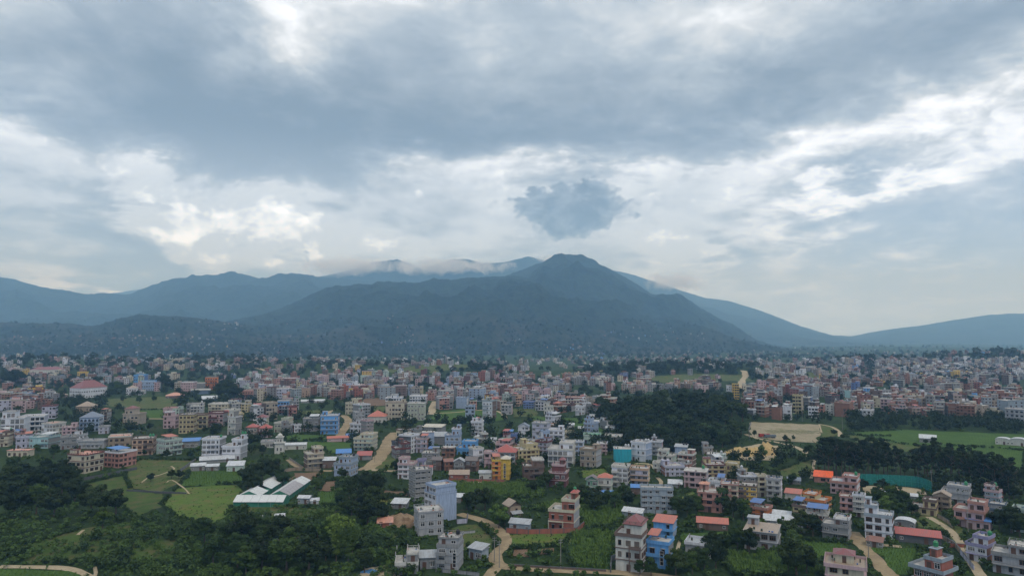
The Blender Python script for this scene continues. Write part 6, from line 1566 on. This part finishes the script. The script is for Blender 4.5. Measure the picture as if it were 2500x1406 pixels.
def unique(base, px, py):
    for rel, nm_ in relation(px, py):
        lab = f"{base} {rel} the {nm_}"
        if lab not in seen and len(lab.replace('-', ' ').split()) <= 16: seen[lab] = 1; return lab
    k = 2
    while True:
        side_ = 'left' if px < 1250 else 'right'; lab = f"{base}, {['','','second','third','fourth','fifth','sixth','seventh','eighth','ninth','tenth','eleventh','twelfth'][min(k,12)]} such one from the {side_} edge"
        if lab not in seen: seen[lab] = 1; return lab
        k += 1
        if k > 12: return lab
for (r_, px, py, col, st, feat, D) in auto:
    colw = {'brick': 'brick'}.get(col, col)
    r_['label'] = unique(f"{colw} {NUMW[st]} storey house with {feat}", px, py)
TD = {'dark': 'dark dense crowned tree', 'green': 'mid green tree', 'light': 'light green leafy tree', 'pine': 'tall dark pine', 'far': 'dark round crowned tree', 'bamboo': 'feathery light green bamboo clump', 'red': 'dark red leaved tree'}
nw = [0, 0]
for (root, px, py, h, kind, lab, grp) in TREES:
    D = root.location.length
    hp = h*FPX/max(D, 1)
    if grp == 'trees of the wood on the low hill' and py > 1062: tag(root, unique('dark tree edging the hill wood', px, py), 'tree', grp); continue
    if grp == 'trees of the wood on the low hill': tag(root, 'dark round crowned tree packed into the wood on the low central hill', 'tree', grp); continue
    if grp == 'pines of the wood behind the sports net': tag(root, 'tall dark pine in the row behind the green sports net', 'tree', grp); continue
    if grp == 'undergrowth trees along the pine wood': tag(root, 'low dark tree at the foot of the tall pines', 'tree', grp); continue
    size = 'large' if hp > 62 else ('small' if hp < 30 else 'medium')
    tag(root, unique(f"{size} {TD[kind]}", px, py), 'bamboo' if kind == 'bamboo' else 'tree', 'trees scattered between the houses')

# ---- far houses, too many and too small to pick apart: one mesh
PN = sorted(set(sum(PALS.values(), [])))+['blue', 'sky blue', 'yellow']
fm = [paint(p) for p in PN]+[glass_m, terrace_m, tin('coral'), tin('blue'), tin('white'), tank_b]
iG, iT, iC, iB, iW, iK = (len(PN)+k for k in range(6))
BV = np.array([(-1,-1,0),(1,-1,0),(1,1,0),(-1,1,0),(-1,-1,1),(1,-1,1),(1,1,1),(-1,1,1)], float)
BF = np.array([(0,1,5,4),(1,2,6,5),(2,3,7,6),(3,0,4,7),(4,5,6,7)])
def far_mesh(items, nm, label):
    Vs, Fs, Is, nv = [], [], [], 0
    def addbox(T_, x, y, z, w, d, h, mats):
        nonlocal nv
        v = BV*np.array([w/2, d/2, h])+np.array([x, y, z]); c, s = T_[3], T_[4]
        X = v[:,0]*c-v[:,1]*s+T_[0]; Y = v[:,0]*s+v[:,1]*c+T_[1]; Vs.append(np.stack([X, Y, v[:,2]+T_[2]], 1)); Fs.append(BF+nv); Is.append(mats); nv += 8
    def addq(T_, x0, x1, y, z0, z1, side):
        nonlocal nv
        if side: v = np.array([(y, x0, z0), (y, x1, z0), (y, x1, z1), (y, x0, z1)])
        else: v = np.array([(x0, y, z0), (x1, y, z0), (x1, y, z1), (x0, y, z1)])
        c, s = T_[3], T_[4]; X = v[:,0]*c-v[:,1]*s+T_[0]; Y = v[:,0]*s+v[:,1]*c+T_[1]; Vs.append(np.stack([X, Y, v[:,2]+T_[2]], 1)); Fs.append(np.array([[0,1,2,3]])+nv); Is.append([iG]); nv += 4
    for (c, w, D) in items:
        (px, py, g, pal, hs, full) = c; a = -math.atan2(g[0], g[1])+random.uniform(-.75, .75); T_ = (g[0], g[1], g[2], math.cos(a), math.sin(a))
        st = random.choice([2, 3, 3, 4, 4, 5]) if not full else random.choice([1, 2, 2, 3, 3, 4]); fh = 2.95*hs; d = w*random.uniform(.75, 1.2); H = st*fh
        if full and D > 2600: H *= .7; w *= .8; d *= .8
        wc = PN.index(random.choice(PALS[pal])); sc_ = wc if random.random() < .55 else PN.index(random.choice(['brick', 'grey', 'pale grey']))
        if random.random() < .03: wc = sc_ = PN.index(random.choice(['sky blue', 'blue', 'yellow']))
        addbox(T_, 0, 0, -3, w, d, H+3, [wc, sc_, wc, sc_, iT])
        tr = PN.index(random.choice(['off-white', 'pale grey', 'pink', 'maroon', 'beige'])) if random.random() < .7 else wc
        if D < 2600:
            for k in range(1, st): addbox(T_, 0, 0, k*fh-.1, w+.5, d+.5, .2, [tr]*5)
        addbox(T_, 0, 0, H+.01, w+.6, d+.6, .3, [tr, tr, tr, tr, iT])
        if random.random() < .75:
            pw, pd = w*random.uniform(.3, .6), d*random.uniform(.35, .7); ph = 2.5
            addbox(T_, (w-pw)/2*random.choice((-1, 1))*.95, (d-pd)/2*.9, H+.32, pw, pd, ph, [wc, wc, wc, wc, random.choice([iT, iT, iC, iB, iW, iT])])
        elif random.random() < .5:
            q = random.choice([iC, iB, iW, iW]); addbox(T_, 0, 0, H+2.2, w*.7, d*.7, .12, [q]*5)
        if D < 1700:
            addbox(T_, w*.2, d*.2, H+.33, 1.3, 1.3, 1.6+random.random(), [iK if random.random() < .7 else iW]*5)
            addbox(T_, 0, -d/2-.15, H+.32, w+.5, .15, .8, [tr]*5)
        if D < 3400:
            n = 3 if w > 9 else 2; ww = 1.5 if D < 1700 else 1.7
            for k in range(st):
                for i in range(n):
                    if random.random() < .12: continue
                    x = -w/2+w*(i+.5)/n; addq(T_, x-ww/2, x+ww/2, -d/2-.06, k*fh+.9, k*fh+2.3, False)
                    if D < 1900 and i < 2 and random.random() < .6:
                        y = -d/2+d*(i+.5)/2; addq(T_, y-.6, y+.6, w/2+.06, k*fh+.9, k*fh+2.2, True); 
                        addq(T_, y-.6, y+.6, -w/2-.06, k*fh+.9, k*fh+2.2, True)
    me = mesh_np(nm, np.concatenate(Vs), np.concatenate(Fs), fm, np.concatenate([np.asarray(i) for i in Is]))
    o = link(nm, me); tag(o, label, 'houses', None, 'stuff'); return len(items)
rest = keep[nind:]
nf = far_mesh(rest, 'distant_town', 'packed small houses of the far town and hillside villages')
print('individual houses', nind, 'far', nf, 'trees', len(TREES))

# ---- greenhouse row far off
def gh_row():
    P = [G1(1318, 929), G1(1466, 931)]
    for i in range(20):
        t = i/19; x, y = P[0][0]+(P[1][0]-P[0][0])*t, P[0][1]+(P[1][1]-P[0][1])*t; z = float(T(x, y))
        root = empty('greenhouse', (x, y, z), .05); tag(root, 'white roofed unit in the long row of identical greenhouses below the far wood', 'greenhouse', 'row of identical white greenhouses')
        link('wall', cached('ghw', lambda: MB().box(-3, 3, -12, 12, -1, 3).mesh('wall', [paint('off-white')])), root)
        link('roof', cached('ghr', lambda: gable_mesh(6, 24, 1.8, .2, tin('white'), paint('off-white'), 'y')), root, (0, 0, 3.005))
gh_row()

# ---- trees too far or too many to pick apart, undergrowth, crops
def template(n, rad, hgt, size, seed, flat=1.0):
    r = np.random.default_rng(seed); nl = 5; C = [(r.uniform(-.5, .5)*rad, r.uniform(-.5, .5)*rad, hgt*r.uniform(.35, .75)) for _ in range(nl)]
    V_, _ = leafcloud(C, [rad*.55]*nl, [n//nl]*nl, size, r, hgt/rad*.6*flat); V_[:, 2] = np.maximum(V_[:, 2], 0); return V_
def scatter(nm, P, S, temps, mat, label, cat, structure=False):
    Vs = []
    for i, (p, s) in enumerate(zip(P, S)):
        t = temps[i % len(temps)]; a = (i*2.399) % 6.283; c, sn = math.cos(a), math.sin(a)
        Vs.append(np.stack([(t[:,0]*c-t[:,1]*sn)*s+p[0], (t[:,0]*sn+t[:,1]*c)*s+p[1], t[:,2]*s+p[2]], 1))
    V_ = np.concatenate(Vs).astype(np.float32); o = link(nm, mesh_np(nm, V_, np.arange(len(V_)).reshape(-1, 4), [mat])); tag(o, label, cat, None, 'stuff'); return len(V_)//2
tt = 0
T1 = [template(80, 5, 9, .95, 100+k) for k in range(4)]; T2 = [template(25, 5, 9, 2.0, 110+k) for k in range(4)]
T0 = [template(120, 5, 9.5, .72, 160+k) for k in range(4)]
Bq = [template(60, 1.3, 1.9, .26, 120+k) for k in range(5)]; Bf = [template(26, 1.5, 2.0, .45, 130+k) for k in range(4)]
def pts_in(regs, full=False, avoid=True, fields=True, rr=1.0):
    out = []
    for (poly, n) in regs:
        xs = [p[0] for p in poly]; ys_ = [p[1] for p in poly]; px = R2.uniform(min(xs), max(xs), n*2); py = R2.uniform(min(ys_), max(ys_), n*2); k = inpoly(px, py, poly); px, py = px[k][:n], py[k][:n]
        G_ = ground(px, py, full)
        okf = np.ones(len(px), bool)
        if fields:
            for p in GREEN: okf &= ~inpoly(px, py, p)
        for i in range(len(px)):
            if np.isnan(G_[i, 0]) or not okf[i]: continue
            if avoid and not gfree(G_[i, 0], G_[i, 1], rr, 1.0): continue
            out.append(G_[i])
    return out
def rect(x0, x1, y0, y1): return [(x0, y0), (x1, y0), (x1, y1), (x0, y1)]
P = pts_in([(rect(2070,2500,1014,1058), 230), (rect(0,720,905,1000), 420), (rect(700,1500,920,1030), 340), (rect(150,760,1000,1060), 60), (rect(1830,2500,935,1015), 170), (rect(960,1500,1030,1130), 110), (rect(0,330,962,1030), 60), (rect(560,1480,940,1040), 130), (rect(1060,1170,1024,1040), 16), (rect(330,600,905,1000), 60), (rect(1800,2100,1020,1032), 14), (rect(1330,1500,1000,1110), 40), (rect(600,1000,1040,1110), 40), (rect(2290,2500,1170,1225), 50),(rect(1780,2000,1110,1180),50),(rect(1470,1840,955,1100),170)], rr=2.2)
tt += scatter('tree_belt', P, R2.uniform(.55, 1.15, len(P)), T0, lm[0], 'dark green tree belts and garden trees between the houses', 'trees')
P = pts_in([(rect(0,1250,905,950), 260), (rect(1250,2500,905,1000), 260), (rect(940,1240,880,906), 240), (rect(1400,1850,882,925), 420), (rect(1850,2500,868,930), 420), (rect(0,640,855,905), 380), (rect(600,1100,870,905), 150), (rect(2030,2200,872,884),80), (rect(70,130,846,860),14)], rr=1.0, fields=True)
tt += scatter('distant_tree_cover', P, R2.uniform(.7, 1.5, len(P)), T1, lm[0], 'hazy dark trees dotting the middle distance and the low wooded ridges', 'trees')
P = pts_in([(rect(0,2500,838,880), 1500), (rect(0,1850,780,870), 1500)], full=True, avoid=False, fields=False)
tt += scatter('hillside_tree_cover', P, R2.uniform(.9, 2.0, len(P)), T2, lm[0], 'trees speckling the far valley and the mountain foot', 'trees')
slope = [(0,1335),(120,1312),(240,1285),(330,1262),(400,1280),(520,1296),(640,1285),(800,1290),(930,1300),(985,1345),(960,1412),(270,1412),(225,1384),(110,1370),(0,1370)]
P = pts_in([(slope, 900), ([(0,1180),(180,1160),(215,1240),(0,1330)], 200), ([(560,1240),(860,1240),(930,1300),(640,1300)], 340), ([(900,1296),(1010,1300),(1010,1412),(900,1412)], 160), ([(590,1180),(610,1240),(560,1280),(540,1250)], 60)], rr=.4, fields=False)
P = [p for p in P if not any(inpoly(*(np.array([v]) for v in proj(*p)), q)[0] for q in (GREEN[0], GREEN[1]))]
ku = fbm(np.array([p[0] for p in P])/18, np.array([p[1] for p in P])/12, 3) > .22
PA = [p for p, k_ in zip(P, ku) if k_]; PB = [p for p, k_ in zip(P, ku) if not k_]
tt += scatter('slope_undergrowth', PA, R2.uniform(.8, 2.2, len(PA)), Bq, lm[1], 'tangled green undergrowth covering the slope at lower left', 'undergrowth')
tt += scatter('light_undergrowth', PB, R2.uniform(.5, 1.3, len(PB)), Bq, lm[2], 'lower and lighter bushes in patches on the slope at lower left', 'undergrowth')
P = pts_in([(rect(0,2500,1040,1412), 5200)], rr=.7)
k = len(P)//3
tt += scatter('shrub_cover', P[:k*2], R2.uniform(.5, 1.5, k*2), Bf, lm[1], 'shrubs and rough growth between houses and plots', 'shrubs')
tt += scatter('light_shrub_cover', P[k*2:], R2.uniform(.45, 1.2, len(P)-k*2), Bf, lm[2], 'lighter weedy growth between houses and plots', 'shrubs')
# hedgerows along the field borders
HP = []
for poly, mn in FIELDS:
    if mn in ('pale_sand', 'cleared_ground') or min(p[1] for p in poly) < 1000 or poly[0] in ((0, 1384), (1868, 1046), (2000, 1036), (1796, 1096)): continue
    for i in range(len(poly)):
        a, b = poly[i-1], poly[i]; n = int(math.hypot(a[0]-b[0], (a[1]-b[1])*2.5)/3.2)
        if random.random() < .25: continue
        for j in range(n):
            t = random.random(); g = G1(a[0]+(b[0]-a[0])*t+random.uniform(-2, 2), a[1]+(b[1]-a[1])*t+random.uniform(-1, 1))
            if not np.isnan(g[0]) and gfree(g[0], g[1], 1.3): HP.append(g)
tt += scatter('hedge_growth', HP, R2.uniform(.4, 1.15, len(HP)), Bq, lm[1], 'ragged hedges along the field borders', 'hedge')
TP = []
for poly, mn in FIELDS:
    if mn not in ('bright_grass', 'rough_pasture') or min(p[1] for p in poly) < 1110: continue
    TP += pts_in([(poly, 150 if poly == GREEN[0] else 110)], rr=.3, fields=False)
tt += scatter('grass_tuft_cover', TP, R2.uniform(.08, .3, len(TP)), Bf, lm[1], 'coarse tufts dotting the grass plots', 'grass')
# maize and vegetable rows
cr = np.random.default_rng(9)
def plant(seed, s):
    r = np.random.default_rng(seed); V_ = []
    for k in range(6):
        a = r.random()*6.28; d = np.array([math.cos(a), math.sin(a), 0]); n_ = np.array([-d[1], d[0], 0])*.09; V_ += [d*.05-n_+(0,0,.3), d*.05+n_+(0,0,.3), d*.6+n_*1.2+(0,0,1.1+r.random()*.6), d*.6-n_*1.2+(0,0,1.0+r.random()*.6)]
    return np.array(V_)*s
PL = [plant(140+k, 1.0) for k in range(5)]
CP_ = []
for poly, mn in FIELDS:
    if mn not in ('maize_field', 'green_crop') or min(p[1] for p in poly) < 1130: continue
    W_ = [G1(*p)[:2] for p in poly]; A = np.array(W_); x0, y0 = A.min(0); x1, y1 = A.max(0); cxm, cym = A.mean(0); Rr = max(x1-x0, y1-y0)*.75; an = random.uniform(-.6, .6)
    sp_ = (1.15, 1.0) if mn == 'maize_field' else (1.7, 1.5)
    u, v = np.meshgrid(np.arange(-Rr, Rr, sp_[0]), np.arange(-Rr, Rr, sp_[1])); u, v = u.ravel(), v.ravel(); u = u+cr.normal(size=u.shape)*.22; v = v+cr.normal(size=u.shape)*.15
    X = cxm+u*math.cos(an)-v*math.sin(an); Y = cym+u*math.sin(an)+v*math.cos(an); kk = inpoly(X, Y, W_) & (fbm(X/9, Y/9, 3) > -.35); X, Y = X[kk], Y[kk]; Z = T(X, Y)
    for x, y, z in zip(X, Y, Z):
        if gfree(x, y, .3): CP_.append((x, y, z, 1.15 if mn == 'maize_field' else .6))
print('crop plants', len(CP_))
tt += scatter('maize_crop', [c[:3] for c in CP_], [c[3]*random.uniform(.7, 1.2) for c in CP_], PL, lm[2], 'rows of maize and vegetables standing in the small fields', 'crop')
print('stuff tris', tt)
